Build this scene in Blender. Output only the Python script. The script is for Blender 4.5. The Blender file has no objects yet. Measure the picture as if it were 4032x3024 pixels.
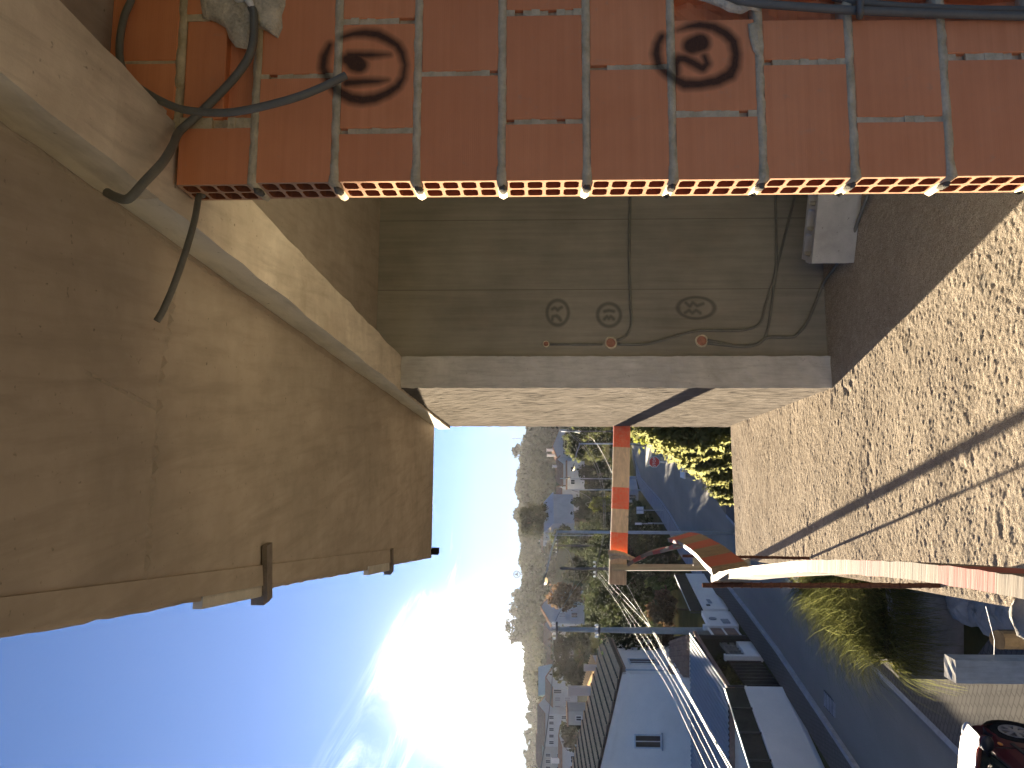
import bpy, bmesh, math, random
import numpy as np
from mathutils import Vector, Matrix, Quaternion
random.seed(7); np.random.seed(7)
SC = bpy.context.scene
COL = SC.collection
# ------------------------------------------------------------------ camera
F_PX = 3028.0
PH = math.atan(59/1660)                                  # pitched up a little, phone turned on its side
R_ = Vector((1,0,0)); F_ = Vector((0,math.cos(PH),math.sin(PH))); U_ = Vector((0,-math.sin(PH),math.cos(PH)))
cam_d = bpy.data.cameras.new('camera'); cam = bpy.data.objects.new('camera', cam_d); COL.objects.link(cam)
cam_d.sensor_fit = 'HORIZONTAL'; cam_d.sensor_width = 36.0; cam_d.lens = F_PX/4032*36.0
cam_d.clip_start = 0.03; cam_d.clip_end = 6000
m = Matrix((( -U_.x, R_.x, -F_.x, 0),( -U_.y, R_.y, -F_.y, 0),( -U_.z, R_.z, -F_.z, 0),(0,0,0,1)))
cam.matrix_world = m
SC.camera = cam
# ------------------------------------------------------------------ sun, sky, exposure
SUN = Vector((-0.378, 1.0, 0.0985)).normalized()
SUN_EL = math.asin(SUN.z); SUN_AZ = math.atan2(SUN.x, SUN.y)
sd = bpy.data.lights.new('sun', 'SUN'); sd.energy = 4.8; sd.angle = math.radians(0.55); sd.color = (1.0, 0.86, 0.66)
so = bpy.data.objects.new('sun', sd); COL.objects.link(so)
so.rotation_mode = 'QUATERNION'; so.rotation_quaternion = SUN.to_track_quat('Z', 'Y'); so.location = (-20, 40, 30)
w = bpy.data.worlds.new('World'); SC.world = w; w.use_nodes = True
SKY_STRENGTH = 0.05
def build_world():
    nt = w.node_tree; nt.nodes.clear(); N = nt.nodes.new; L = nt.links.new
    out = N('ShaderNodeOutputWorld'); bg = N('ShaderNodeBackground')
    sky = N('ShaderNodeTexSky'); sky.sky_type = 'NISHITA'; sky.sun_disc = False
    sky.sun_elevation = SUN_EL; sky.sun_rotation = SUN_AZ; sky.altitude = 100; sky.air_density = 0.20; sky.dust_density = 0.0; sky.ozone_density = 1.5
    tc = N('ShaderNodeTexCoord')
    nrm = N('ShaderNodeVectorMath'); nrm.operation = 'NORMALIZE'; L(tc.outputs['Generated'], nrm.inputs[0])
    dot = N('ShaderNodeVectorMath'); dot.operation = 'DOT_PRODUCT'; L(nrm.outputs[0], dot.inputs[0]); dot.inputs[1].default_value = SUN
    ang = N('ShaderNodeMath'); ang.operation = 'ARCCOSINE'; L(dot.outputs['Value'], ang.inputs[0])
    def math_(op, a, b=None, c=None, clamp=False):
        n = N('ShaderNodeMath'); n.operation = op; n.use_clamp = clamp
        for i, v in enumerate((a, b, c)):
            if v is None: continue
            if isinstance(v, (int, float)): n.inputs[i].default_value = v
            else: L(v, n.inputs[i])
        return n.outputs[0]
    a = ang.outputs[0]
    # bright air round the sun (aureole): a tight core and a wide skirt
    core = math_('MULTIPLY', math_('EXPONENT', math_('MULTIPLY', math_('POWER', math_('DIVIDE', a, 0.050), 2.0), -1.0)), 26.0)
    mid = math_('MULTIPLY', math_('EXPONENT', math_('MULTIPLY', math_('DIVIDE', a, 0.06), -1.0)), AUR_MID)
    wide = math_('MULTIPLY', math_('EXPONENT', math_('MULTIPLY', math_('DIVIDE', a, 0.42), -1.0)), AUR_WIDE)
    def col(v, c):
        n = N('ShaderNodeVectorMath'); n.operation = 'SCALE'; n.inputs[0].default_value = c; L(v, n.inputs['Scale']); return n.outputs[0]
    def add(x, y):
        n = N('ShaderNodeVectorMath'); n.operation = 'ADD'; L(x, n.inputs[0]); L(y, n.inputs[1]); return n.outputs[0]
    # thin wisps of cirrus, on a flat layer far above
    sep = N('ShaderNodeSeparateXYZ'); L(nrm.outputs[0], sep.inputs[0])
    zz = math_('MAXIMUM', sep.outputs['Z'], 0.03)
    cx = math_('DIVIDE', sep.outputs['X'], zz); cy = math_('DIVIDE', sep.outputs['Y'], zz)
    cmb = N('ShaderNodeCombineXYZ'); L(cx, cmb.inputs[0]); L(cy, cmb.inputs[1])
    mp = N('ShaderNodeMapping'); L(cmb.outputs[0], mp.inputs[0]); mp.inputs['Rotation'].default_value = (0, 0, math.radians(34)); mp.inputs['Scale'].default_value = (1.35, 0.36, 1); mp.inputs['Location'].default_value = CLOUD_LOC
    n1 = N('ShaderNodeTexNoise'); n1.inputs['Scale'].default_value = 0.9; n1.inputs['Detail'].default_value = 9; n1.inputs['Roughness'].default_value = 0.62; n1.inputs['Distortion'].default_value = 1.1; L(mp.outputs[0], n1.inputs['Vector'])
    n2 = N('ShaderNodeTexNoise'); n2.inputs['Scale'].default_value = 0.33; n2.inputs['Detail'].default_value = 2; L(mp.outputs[0], n2.inputs['Vector'])
    f1 = math_('MULTIPLY', math_('SUBTRACT', n1.outputs['Fac'], 0.52), 6, clamp=True)
    f2 = math_('MULTIPLY', math_('SUBTRACT', n2.outputs['Fac'], 0.50), 7.0, clamp=True)
    fade = math_('MULTIPLY', math_('SUBTRACT', sep.outputs['Z'], 0.09), 9.0, clamp=True)
    cl = math_('MULTIPLY', math_('MULTIPLY', math_('MULTIPLY', f1, f1), f2), fade)
    near = math_('ADD', math_('MULTIPLY', math_('EXPONENT', math_('MULTIPLY', math_('DIVIDE', a, 0.30), -1.0)), 9.0), 0.8)
    hz = math_('MULTIPLY', math_('EXPONENT', math_('MULTIPLY', math_('MAXIMUM', sep.outputs['Z'], 0.0), -7.5)), HORIZ)
    om = N('ShaderNodeVectorMath'); om.operation = 'SUBTRACT'; om.inputs[0].default_value = (1, 1, 1); L(col(hz, (.86, 1.0, 1.10)), om.inputs[1])   # thicker, warmer air low down
    sk = N('ShaderNodeVectorMath'); sk.operation = 'MULTIPLY'; L(sky.outputs[0], sk.inputs[0]); L(om.outputs[0], sk.inputs[1])
    cloud = col(math_('MULTIPLY', cl, near), (1.0, 0.93, 0.82))
    tot = add(add(add(sk.outputs[0], col(core, (1.0, 0.93, 0.80))), add(col(mid, (1.0, 0.86, 0.62)), col(wide, (1.0, 0.88, 0.72)))), cloud)
    L(tot, bg.inputs[0]); bg.inputs[1].default_value = SKY_STRENGTH; L(bg.outputs[0], out.inputs[0])
AUR_MID, AUR_WIDE, CLOUD_LOC, HORIZ = 1.3, 0.06, (1.55, 0.9, 0), 0.80
build_world()
vs = SC.view_settings; vs.view_transform = 'Standard'; vs.look = 'None'; vs.gamma = 1; vs.use_curve_mapping = False
SC.display_settings.display_device = 'sRGB'
vs.exposure = 3.27
SC.cycles.max_bounces = 8; SC.cycles.diffuse_bounces = 5; SC.cycles.transparent_max_bounces = 12; SC.cycles.volume_bounces = 0
SC.cycles.sample_clamp_indirect = 6; SC.cycles.use_denoising = True
# ------------------------------------------------------------------ helpers
def ray(x, y):                                            # photo pixel -> direction with y = 1
    d = F_ + R_*((1512-y)/F_PX) + U_*((2016-x)/F_PX); return d/d.y
def atY(x, y, Y): return ray(x, y)*Y
def onZ(x, y, z): d = ray(x, y); return d*(z/d.z)
def onS(x, y): d = ray(x, y); return d*(-6.1/(d.z+0.064))  # on the sloping street
def S(y): return -6.1-0.064*y
def onPl(x, y, p, n): d = ray(x, y); return d*(p.dot(n)/d.dot(n))

def tag(o, label=None, cat=None, group=None, kind=None):
    if label: o['label'] = label
    if cat: o['category'] = cat
    if group: o['group'] = group
    if kind: o['kind'] = kind
    return o
def empty(name, loc=(0,0,0), label=None, cat=None, group=None, rz=0):
    o = bpy.data.objects.new(name, None); COL.objects.link(o); o.location = loc; o.rotation_euler = (0,0,rz); o.empty_display_size = 0.1
    return tag(o, label, cat, group)
class MB:
    def __init__(s): s.v = []; s.f = []; s.m = []; s.mi = 0
    def add(s, vs, fs):
        b = len(s.v); s.v += [tuple(v) for v in vs]; s.f += [tuple(b+i for i in f) for f in fs]; s.m += [s.mi]*len(fs); return s
    def box(s, c, sz, rot=None):
        hx, hy, hz = sz[0]/2, sz[1]/2, sz[2]/2; c = Vector(c)
        vs = [Vector((x*hx, y*hy, z*hz)) for x in (-1,1) for y in (-1,1) for z in (-1,1)]
        if rot is not None: vs = [rot @ v for v in vs]
        return s.add([v+c for v in vs], [(0,1,3,2),(4,6,7,5),(0,4,5,1),(2,3,7,6),(0,2,6,4),(1,5,7,3)])
    def hexa(s, bot, top):
        return s.add(list(bot)+list(top), [(3,2,1,0),(4,5,6,7),(0,1,5,4),(1,2,6,5),(2,3,7,6),(3,0,4,7)])
    def prism(s, poly, z0, z1):
        n = len(poly); vs = [(p[0],p[1],z0) for p in poly]+[(p[0],p[1],z1) for p in poly]
        return s.add(vs, [tuple(range(n-1,-1,-1)), tuple(range(n,2*n))]+[(i,(i+1)%n,n+(i+1)%n,n+i) for i in range(n)])
    def tube(s, pts, r, n=8, r2=None, cap=True):
        pts = [Vector(p) for p in pts]; k = len(pts); vs = []; up = None
        for i, p in enumerate(pts):
            t = (pts[min(i+1,k-1)]-pts[max(i-1,0)]).normalized()
            if up is None: up = Vector((0,0,1)) if abs(t.z) < .9 else Vector((1,0,0))
            a = t.cross(up).normalized(); b = a.cross(t).normalized(); up = b
            rr = r if r2 is None else r+(r2-r)*i/(k-1)
            vs += [p+a*(rr*math.cos(2*math.pi*j/n))+b*(rr*math.sin(2*math.pi*j/n)) for j in range(n)]
        fs = [(i*n+j, i*n+(j+1)%n, (i+1)*n+(j+1)%n, (i+1)*n+j) for i in range(k-1) for j in range(n)]
        if cap: fs += [tuple(range(n-1,-1,-1)), tuple((k-1)*n+j for j in range(n))]
        return s.add(vs, fs)
    def ball(s, c, r, sx=1, sy=1, sz=1, n=8, k=6, jit=0):
        vs = []; c = Vector(c)
        for i in range(k+1):
            t = math.pi*i/k
            for j in range(n):
                q = 2*math.pi*j/n; rr = r*(1+random.uniform(-jit,jit))
                vs.append(c+Vector((rr*sx*math.sin(t)*math.cos(q), rr*sy*math.sin(t)*math.sin(q), rr*sz*math.cos(t))))
        return s.add(vs, [(i*n+j,(i+1)*n+j,(i+1)*n+(j+1)%n,i*n+(j+1)%n) for i in range(k) for j in range(n)])
    def build(s, name, mat, parent=None, smooth=False, fix=True):
        me = bpy.data.meshes.new(name); me.from_pydata(s.v, [], s.f)
        mats = mat if isinstance(mat, (list, tuple)) else [mat]
        for mm in mats: me.materials.append(mm)
        if len(mats) > 1: me.polygons.foreach_set('material_index', s.m)
        if smooth: me.polygons.foreach_set('use_smooth', [True]*len(me.polygons))
        if fix:
            bm = bmesh.new(); bm.from_mesh(me); bmesh.ops.recalc_face_normals(bm, faces=bm.faces); bm.to_mesh(me); bm.free()
        me.update()
        o = bpy.data.objects.new(name, me); COL.objects.link(o)
        if parent: o.parent = parent
        return o
def grid_mesh(name, P, mat, smooth=True, parent=None):     # P: (n,m,3) array
    n, m_ = P.shape[:2]; me = bpy.data.meshes.new(name)
    idx = np.arange(n*m_).reshape(n, m_); q = np.stack([idx[:-1,:-1], idx[1:,:-1], idx[1:,1:], idx[:-1,1:]], -1).reshape(-1,4)
    me.vertices.add(n*m_); me.vertices.foreach_set('co', P.reshape(-1).astype(np.float32))
    me.loops.add(q.size); me.loops.foreach_set('vertex_index', q.reshape(-1).astype(np.int32))
    me.polygons.add(len(q)); me.polygons.foreach_set('loop_start', np.arange(0, q.size, 4, dtype=np.int32)); 
    me.polygons.foreach_set('use_smooth', np.full(len(q), smooth)); me.update(calc_edges=True); me.validate()
    me.materials.append(mat); o = bpy.data.objects.new(name, me); COL.objects.link(o)
    if parent: o.parent = parent
    return o
def vnoise(x, y, seed=0):                                  # smooth value noise
    rs = np.random.RandomState(seed); T = rs.rand(256, 256)
    xi = np.floor(x).astype(int); yi = np.floor(y).astype(int); fx = x-xi; fy = y-yi
    fx = fx*fx*(3-2*fx); fy = fy*fy*(3-2*fy); g = lambda a, b: T[a & 255, b & 255]
    return (g(xi,yi)*(1-fx)+g(xi+1,yi)*fx)*(1-fy)+(g(xi,yi+1)*(1-fx)+g(xi+1,yi+1)*fx)*fy
def children(o): return [c for c in bpy.data.objects if c.parent == o]
def copy_tree(o, kids=None):
    c = o.copy(); COL.objects.link(c)
    for ch in (kids if kids is not None else children(o)):
        d = ch.copy(); COL.objects.link(d); d.parent = c
        for g in children(ch):
            e = g.copy(); COL.objects.link(e); e.parent = d
    return c
# ------------------------------------------------------------------ materials
class NT:
    def __init__(s, name):
        s.mat = bpy.data.materials.new(name); s.mat.use_nodes = True; s.nt = s.mat.node_tree; s.nt.nodes.clear()
        s.out = s.n('ShaderNodeOutputMaterial'); s.geo = None
    def n(s, t, **k):
        x = s.nt.nodes.new(t)
        for a, b in k.items(): setattr(x, a, b)
        return x
    def l(s, a, b): s.nt.links.new(a, b)
    def val(s, sock, v):
        if isinstance(v, (int, float, tuple, list, Vector)): sock.default_value = v
        else: s.l(v, sock)
    def math(s, op, a, b=None, c=None, clamp=False):
        x = s.n('ShaderNodeMath', operation=op, use_clamp=clamp)
        for i, v in enumerate((a, b, c)):
            if v is not None: s.val(x.inputs[i], v)
        return x.outputs[0]
    def vm(s, op, a, b=None, scale=None):
        x = s.n('ShaderNodeVectorMath', operation=op); s.val(x.inputs[0], a)
        if b is not None: s.val(x.inputs[1], b)
        if scale is not None: s.val(x.inputs['Scale'], scale)
        return x.outputs['Value'] if op in ('DOT_PRODUCT', 'LENGTH', 'DISTANCE') else x.outputs[0]
    def pos(s):
        if s.geo is None: s.geo = s.n('ShaderNodeNewGeometry')
        return s.geo.outputs['Position']
    def obj(s): return s.n('ShaderNodeTexCoord').outputs['Object']
    def mapp(s, vec, scale=(1,1,1), rot=(0,0,0), loc=(0,0,0)):
        x = s.n('ShaderNodeMapping'); s.l(vec, x.inputs[0]); x.inputs['Scale'].default_value = scale; x.inputs['Rotation'].default_value = rot; x.inputs['Location'].default_value = loc
        return x.outputs[0]
    def noise(s, vec, scale, detail=4, rough=.55, dist=0):
        x = s.n('ShaderNodeTexNoise'); s.l(vec, x.inputs['Vector']); x.inputs['Scale'].default_value = scale; x.inputs['Detail'].default_value = detail; x.inputs['Roughness'].default_value = rough; x.inputs['Distortion'].default_value = dist
        return x.outputs['Fac']
    def ramp(s, f, stops):
        x = s.n('ShaderNodeValToRGB'); s.l(f, x.inputs[0]); e = x.color_ramp.elements
        while len(e) < len(stops): e.new(.5)
        for i, (p, c) in enumerate(stops): e[i].position = p; e[i].color = (*c, 1) if len(c) == 3 else c
        return x.outputs[0]
    def mix(s, f, a, b, blend='MIX'):
        x = s.n('ShaderNodeMix', data_type='RGBA', blend_type=blend); s.val(x.inputs[0], f)
        for i, v in ((6, a), (7, b)): s.val(x.inputs[i], (*v, 1) if isinstance(v, tuple) and len(v) == 3 else v)
        return x.outputs[2]
    def bump(s, h, strength=.5, dist=.01, normal=None):
        x = s.n('ShaderNodeBump'); s.l(h, x.inputs['Height']); x.inputs['Strength'].default_value = strength; x.inputs['Distance'].default_value = dist
        if normal is not None: s.l(normal, x.inputs['Normal'])
        return x.outputs[0]
    def bsdf(s, color, rough=.8, normal=None, metallic=0, spec=.3, **k):
        x = s.n('ShaderNodeBsdfPrincipled'); s.val(x.inputs['Base Color'], (*color, 1) if isinstance(color, tuple) and len(color) == 3 else color)
        s.val(x.inputs['Roughness'], rough); x.inputs['Metallic'].default_value = metallic; x.inputs['Specular IOR Level'].default_value = spec
        for a, b in k.items(): s.val(x.inputs[a.replace('_', ' ')], b)
        if normal is not None: s.l(normal, x.inputs['Normal'])
        s.l(x.outputs[0], s.out.inputs[0]); return s.mat
def sc(c, f): return tuple(min(1, v*f) for v in c)
def simple(name, c, rough=.7, var=.25, scale=6, bump=.0, bscale=40, bdist=.01, metallic=0, spec=None, coords='pos', stretch=(1,1,1)):
    spec = (.3 if rough < .75 else 0.0) if spec is None else spec
    t = NT(name); v = t.pos() if coords == 'pos' else t.obj()
    v = t.mapp(v, stretch)
    n = t.noise(v, scale, 5, .6); n2 = t.noise(v, scale*7.3, 3, .6)
    f = t.math('ADD', t.math('MULTIPLY', n, .7), t.math('MULTIPLY', n2, .3))
    colr = t.ramp(f, [(.3, sc(c, 1-var)), (.7, sc(c, 1+var))])
    nm = t.bump(t.noise(v, bscale, 4, .6), bump, bdist) if bump else None
    return t.bsdf(colr, rough, nm, metallic, spec)
def concrete(name, c1, c2, grain_dir=None, gscale=14, bump=.35, bdist=.004, mottling=2.2, rough=.85, dark=(.05,.04,.03)):
    t = NT(name); p = t.pos()
    big = t.noise(p, mottling, 5, .6, .4); med = t.noise(p, 9, 5, .65)
    base = t.ramp(t.math('ADD', t.math('MULTIPLY', big, .65), t.math('MULTIPLY', med, .35)), [(.32, c1), (.66, c2)])
    fine = t.noise(p, 160, 4, .7)
    h = t.math('MULTIPLY', fine, .5)
    if grain_dir is not None:
        g = t.noise(t.mapp(p, *grain_dir), gscale, 5, .65, .3)
        base = t.mix(t.math('MULTIPLY', t.math('SUBTRACT', g, .45), 1.9, clamp=True), base, sc(c1, .76))
        h = t.math('ADD', h, t.math('MULTIPLY', g, 1.2))
    pit = t.noise(p, 55, 2, .5)
    pm = t.math('MULTIPLY', t.math('SUBTRACT', .30, pit), 9, clamp=True)
    base = t.mix(t.math('MULTIPLY', pm, .6), base, dark)
    h = t.math('SUBTRACT', h, t.math('MULTIPLY', pm, .8))
    return t.bsdf(base, rough, t.bump(h, bump, bdist), spec=0.0)
def foliage(name, c, var=.45, trans=.35, hue=None):
    t = NT(name); p = t.pos(); n = t.noise(p, .8, 3, .6)
    oi = t.n('ShaderNodeObjectInfo'); 
    ri = t.n('ShaderNodeNewGeometry').outputs['Random Per Island']
    f = t.math('ADD', t.math('MULTIPLY', n, .5), t.math('MULTIPLY', ri, .5))
    col = t.ramp(f, [(.25, sc(c, 1-var)), (.6, c), (.85, hue or sc(c, 1+var))])
    d = t.n('ShaderNodeBsdfDiffuse'); t.l(col, d.inputs[0]); tr = t.n('ShaderNodeBsdfTranslucent'); t.l(t.mix(.5, col, sc(c, 2.2), 'MIX'), tr.inputs[0])
    mx = t.n('ShaderNodeMixShader'); mx.inputs[0].default_value = trans; t.l(d.outputs[0], mx.inputs[1]); t.l(tr.outputs[0], mx.inputs[2]); t.l(mx.outputs[0], t.out.inputs[0])
    return t.mat
# ------------------------------------------------------------------ near structure: frames of reference
HZ = -1.911                     # floor level (camera is the origin)
SOF = 0.923; CEI = 1.044        # beam soffit, ceiling
bd = Vector((-math.sin(math.radians(8.6)), math.cos(math.radians(8.6)), 0)); bn = Vector((bd.y, -bd.x, 0))
WC = Vector((0.503, 1.9013, 0)); WN = Vector((math.sin(math.radians(-7)), math.cos(math.radians(7)), 0)); WD = Vector((WN.y, -WN.x, 0))
def onWall(x, y, off=0.0): return onPl(x, y, WC-WN*off, WN)
def wuv(x, y): p = onPl(x, y, WC, WN); return ((p-WC).dot(WD), p.z)
def wall_pt(u, v, t=0.0): return WC+WD*u+Vector((0,0,v))+WN*t

def stroke_mask(t, coord, strokes, soft):                  # strokes: list of ((u,v),(u,v),radius0,radius1)
    cur = None
    for a, b, r0, r1 in strokes:
        A = (a[0], a[1], 0); BA = (b[0]-a[0], b[1]-a[1], 0); L2 = max(1e-9, BA[0]**2+BA[1]**2)
        pa = t.vm('SUBTRACT', coord, A)
        h = t.math('MULTIPLY', t.vm('DOT_PRODUCT', pa, BA), 1/L2, clamp=True)
        d = t.vm('LENGTH', t.vm('SUBTRACT', pa, t.vm('SCALE', BA, scale=h)))
        d = t.math('SUBTRACT', d, t.math('MULTIPLY_ADD', h, r1-r0, r0))
        cur = d if cur is None else t.math('MINIMUM', cur, d)
    return t.math('SMOOTHSTEP', soft, -soft, cur) if False else t.math('MULTIPLY_ADD', cur, -0.5/soft, .5, clamp=True)
def poly_strokes(pts, rad):                                # px points on a plane -> segments with radii in metres
    return [(pts[i], pts[i+1], rad[i], rad[i+1]) for i in range(len(pts)-1)]
def z2(l, ox, oy, s): return [(ox+x*s, oy+y*s) for x, y in l]
mpx = 1.91/F_PX
def wall_strokes(l, ox, oy, s, r): 
    pts = [wuv(*p) for p in z2(l, ox, oy, s)]; rr = [1.2*k*s*mpx/2 for k in (r if isinstance(r, list) else [r]*len(pts))]
    return poly_strokes(pts, rr)
k1, k2 = .2411, .2712
MARK_19 = (wall_strokes([(600,400),(780,345),(1000,330),(1200,360),(1350,430),(1500,530),(1590,660),(1640,850),(1610,1060),(1520,1200),(1350,1320),(1150,1400),(950,1430),(760,1400),(560,1290),(400,1130),(300,900),(320,720),(410,530)], 1200, 50, k1, [100,120,150,150,140,130,120,95,100,130,150,160,170,170,170,150,140,140,110])
  + wall_strokes([(700,760),(830,820),(880,850)], 1200, 50, k1, [200,300,270]) + wall_strokes([(720,690),(1050,690),(1390,685)], 1200, 50, k1, [120,120,50]) + wall_strokes([(680,1150),(950,1130),(1200,1120),(1360,1105)], 1200, 50, k1, [140,130,100,40]))
MARK_20 = (wall_strokes([(620,430),(780,380),(950,355),(1150,390),(1320,480),(1430,600),(1470,780),(1450,960),(1380,1080),(1200,1170),(950,1220),(720,1220),(600,1150),(450,1060),(350,940),(310,780),(330,640),(390,530)], 2500, 0, k2, [40,90,130,130,140,140,130,140,160,150,140,150,140,120,130,130,110,110])
  + wall_strokes([(830,660),(950,610)], 2500, 0, k2, [240,260]) + wall_strokes([(1010,810),(1050,920),(980,985),(850,910),(720,850),(640,850),(600,930),(610,1080)], 2500, 0, k2, [90,110,130,130,130,140,110,90]))

def brick_material(name, strokes=None):
    t = NT(name); p = t.pos(); u = t.vm('DOT_PRODUCT', p, WD); u = t.math('SUBTRACT', u, WC.dot(WD))
    sep = t.n('ShaderNodeSeparateXYZ'); t.l(p, sep.inputs[0]); v = sep.outputs['Z']
    cmb = t.n('ShaderNodeCombineXYZ'); t.l(u, cmb.inputs[0]); t.l(v, cmb.inputs[1]); c2 = cmb.outputs[0]
    oi = t.n('ShaderNodeObjectInfo'); rnd = oi.outputs['Random']
    streak = t.noise(t.mapp(c2, (1.2, 55, 1)), 1, 4, .65); blot = t.noise(p, 5, 4, .6)
    base = t.ramp(t.math('ADD', t.math('MULTIPLY', streak, .5), t.math('MULTIPLY', blot, .5)), [(.3, (.66,.235,.092)), (.7, (.84,.345,.155))])
    base = t.mix(t.math('MULTIPLY', rnd, .45), base, (.56,.19,.08))
    dust = t.noise(p, 34, 4, .7); base = t.mix(t.math('MULTIPLY', t.math('SUBTRACT', dust, .62), 2.4, clamp=True), base, (.46,.30,.2))
    smear = t.noise(t.mapp(c2, (9, 4, 1)), 1, 5, .75); base = t.mix(t.math('MULTIPLY', t.math('SUBTRACT', smear, .63), 2.2, clamp=True), base, (.42,.37,.29))
    rib = t.math('SINE', t.math('MULTIPLY', v, 1300)); h = t.math('MULTIPLY', rib, .22)
    h = t.math('ADD', h, t.math('MULTIPLY', t.noise(p, 260, 3, .7), .5))
    if strokes:
        q = t.vm('ADD', c2, t.vm('SCALE', t.vm('SUBTRACT', t.n('ShaderNodeTexNoise').outputs['Color'], (.5,.5,.5)), scale=.004))
        mk = stroke_mask(t, q, strokes, .009)
        sp = t.noise(p, 420, 2, .6)
        mk = t.math('MULTIPLY', mk, t.math('MULTIPLY_ADD', sp, .25, .78), clamp=True)
        base = t.mix(mk, base, (.012,.012,.010))
    return t.bsdf(base, .82, t.bump(h, .35, .0015), spec=.25)
M_BRICK = brick_material('terracotta'); M_BRICK19 = brick_material('terracotta_marked_19', MARK_19); M_BRICK20 = brick_material('terracotta_marked_20', MARK_20)
M_HOLE_SHADE = simple('shaded_brick_hole', (.24,.085,.042), .95, .25, 40)  # hole linings darkened, the shade inside put into the colour
M_LUMP = simple('sun_dimmed_mortar_lump', (.13,.12,.10), .95, .3, 40, .8, 150, .006)  # same mortar darkened to counter the sun on the lumps
M_CUT = simple('sun_dimmed_cut_terracotta', (.46,.27,.165), .9, .2, 60, .4, 200, .002)  # pinkish cut ends, darkened to hold back the sun on them
def mortar_material(name, strokes=None):
    t = NT(name); p = t.pos(); n = t.noise(p, 28, 5, .7)
    base = t.ramp(n, [(.3, (.46,.37,.22)), (.7, (.74,.61,.40))])
    h = t.math('ADD', t.noise(p, 70, 4, .7), t.math('MULTIPLY', t.noise(p, 300, 3, .7), .5))
    if strokes:
        u = t.math('SUBTRACT', t.vm('DOT_PRODUCT', p, WD), WC.dot(WD)); sep = t.n('ShaderNodeSeparateXYZ'); t.l(p, sep.inputs[0])
        cmb = t.n('ShaderNodeCombineXYZ'); t.l(u, cmb.inputs[0]); t.l(sep.outputs['Z'], cmb.inputs[1])
        base = t.mix(t.math('MULTIPLY', stroke_mask(t, cmb.outputs[0], strokes, .009), .8), base, (.03,.03,.025))
    return t.bsdf(base, .95, t.bump(h, .8, .006), spec=.1)
M_MORTAR = mortar_material('mortar'); M_MORTAR19 = mortar_material('mortar_marked_19', MARK_19); M_MORTAR20 = mortar_material('mortar_marked_20', MARK_20)
M_PLASTER = simple('lump_plaster', (.62,.53,.38), .95, .4, 22, 1.0, 45, .014)
M_CONDUIT = simple('grey_conduit', (.135,.13,.105), .5, .2, 20, 0, spec=.45)
M_WHITE_PLASTIC = simple('white_plastic', (.75,.73,.68), .5, .08, 8)
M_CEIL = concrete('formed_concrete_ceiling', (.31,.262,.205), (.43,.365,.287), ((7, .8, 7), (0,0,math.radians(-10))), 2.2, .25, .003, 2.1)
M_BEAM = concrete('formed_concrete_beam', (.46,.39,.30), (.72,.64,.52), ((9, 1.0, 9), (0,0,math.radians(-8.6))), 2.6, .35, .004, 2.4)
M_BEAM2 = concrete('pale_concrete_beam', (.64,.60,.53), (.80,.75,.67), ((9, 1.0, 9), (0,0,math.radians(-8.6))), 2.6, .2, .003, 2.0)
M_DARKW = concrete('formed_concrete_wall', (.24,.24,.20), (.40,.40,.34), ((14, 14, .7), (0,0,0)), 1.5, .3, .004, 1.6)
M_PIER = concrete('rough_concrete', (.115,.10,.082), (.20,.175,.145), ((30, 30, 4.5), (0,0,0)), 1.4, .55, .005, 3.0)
M_PEND = concrete('smoothed_shade_lifted_concrete', (.38,.36,.325), (.58,.555,.51), ((30, 30, 4.5), (0,0,0)), 1.4, .35, .004, 3.0)
M_FLOOR = None
def floor_material():
    t = NT('rough_screed'); p = t.pos(); a = t.noise(p, 2.2, 5, .6); b = t.noise(p, 26, 5, .7); c = t.noise(p, 130, 3, .7)
    base = t.ramp(t.math('ADD', t.math('MULTIPLY', a, .45), t.math('MULTIPLY', b, .55)), [(.3, (.30,.245,.18)), (.62, (.52,.435,.33))])
    base = t.mix(t.math('MULTIPLY', t.math('SUBTRACT', .46, c), 5, clamp=True), base, (.22,.185,.145))
    base = t.mix(t.math('MULTIPLY', t.math('SUBTRACT', t.noise(p, 9, 4, .7), .58), 4, clamp=True), base, (.44,.39,.32))
    gr = t.noise(p, 240, 2, .6); base = t.mix(t.math('MULTIPLY', t.math('SUBTRACT', .47, gr), 9, clamp=True), base, (.13,.105,.08)); base = t.mix(t.math('MULTIPLY', t.math('SUBTRACT', gr, .60), 8, clamp=True), base, (.66,.60,.50))
    return t.bsdf(base, .93, t.bump(t.math('ADD', b, t.math('MULTIPLY', c, 1.0)), .8, .007), spec=0.0)
M_FLOOR = floor_material()

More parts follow.
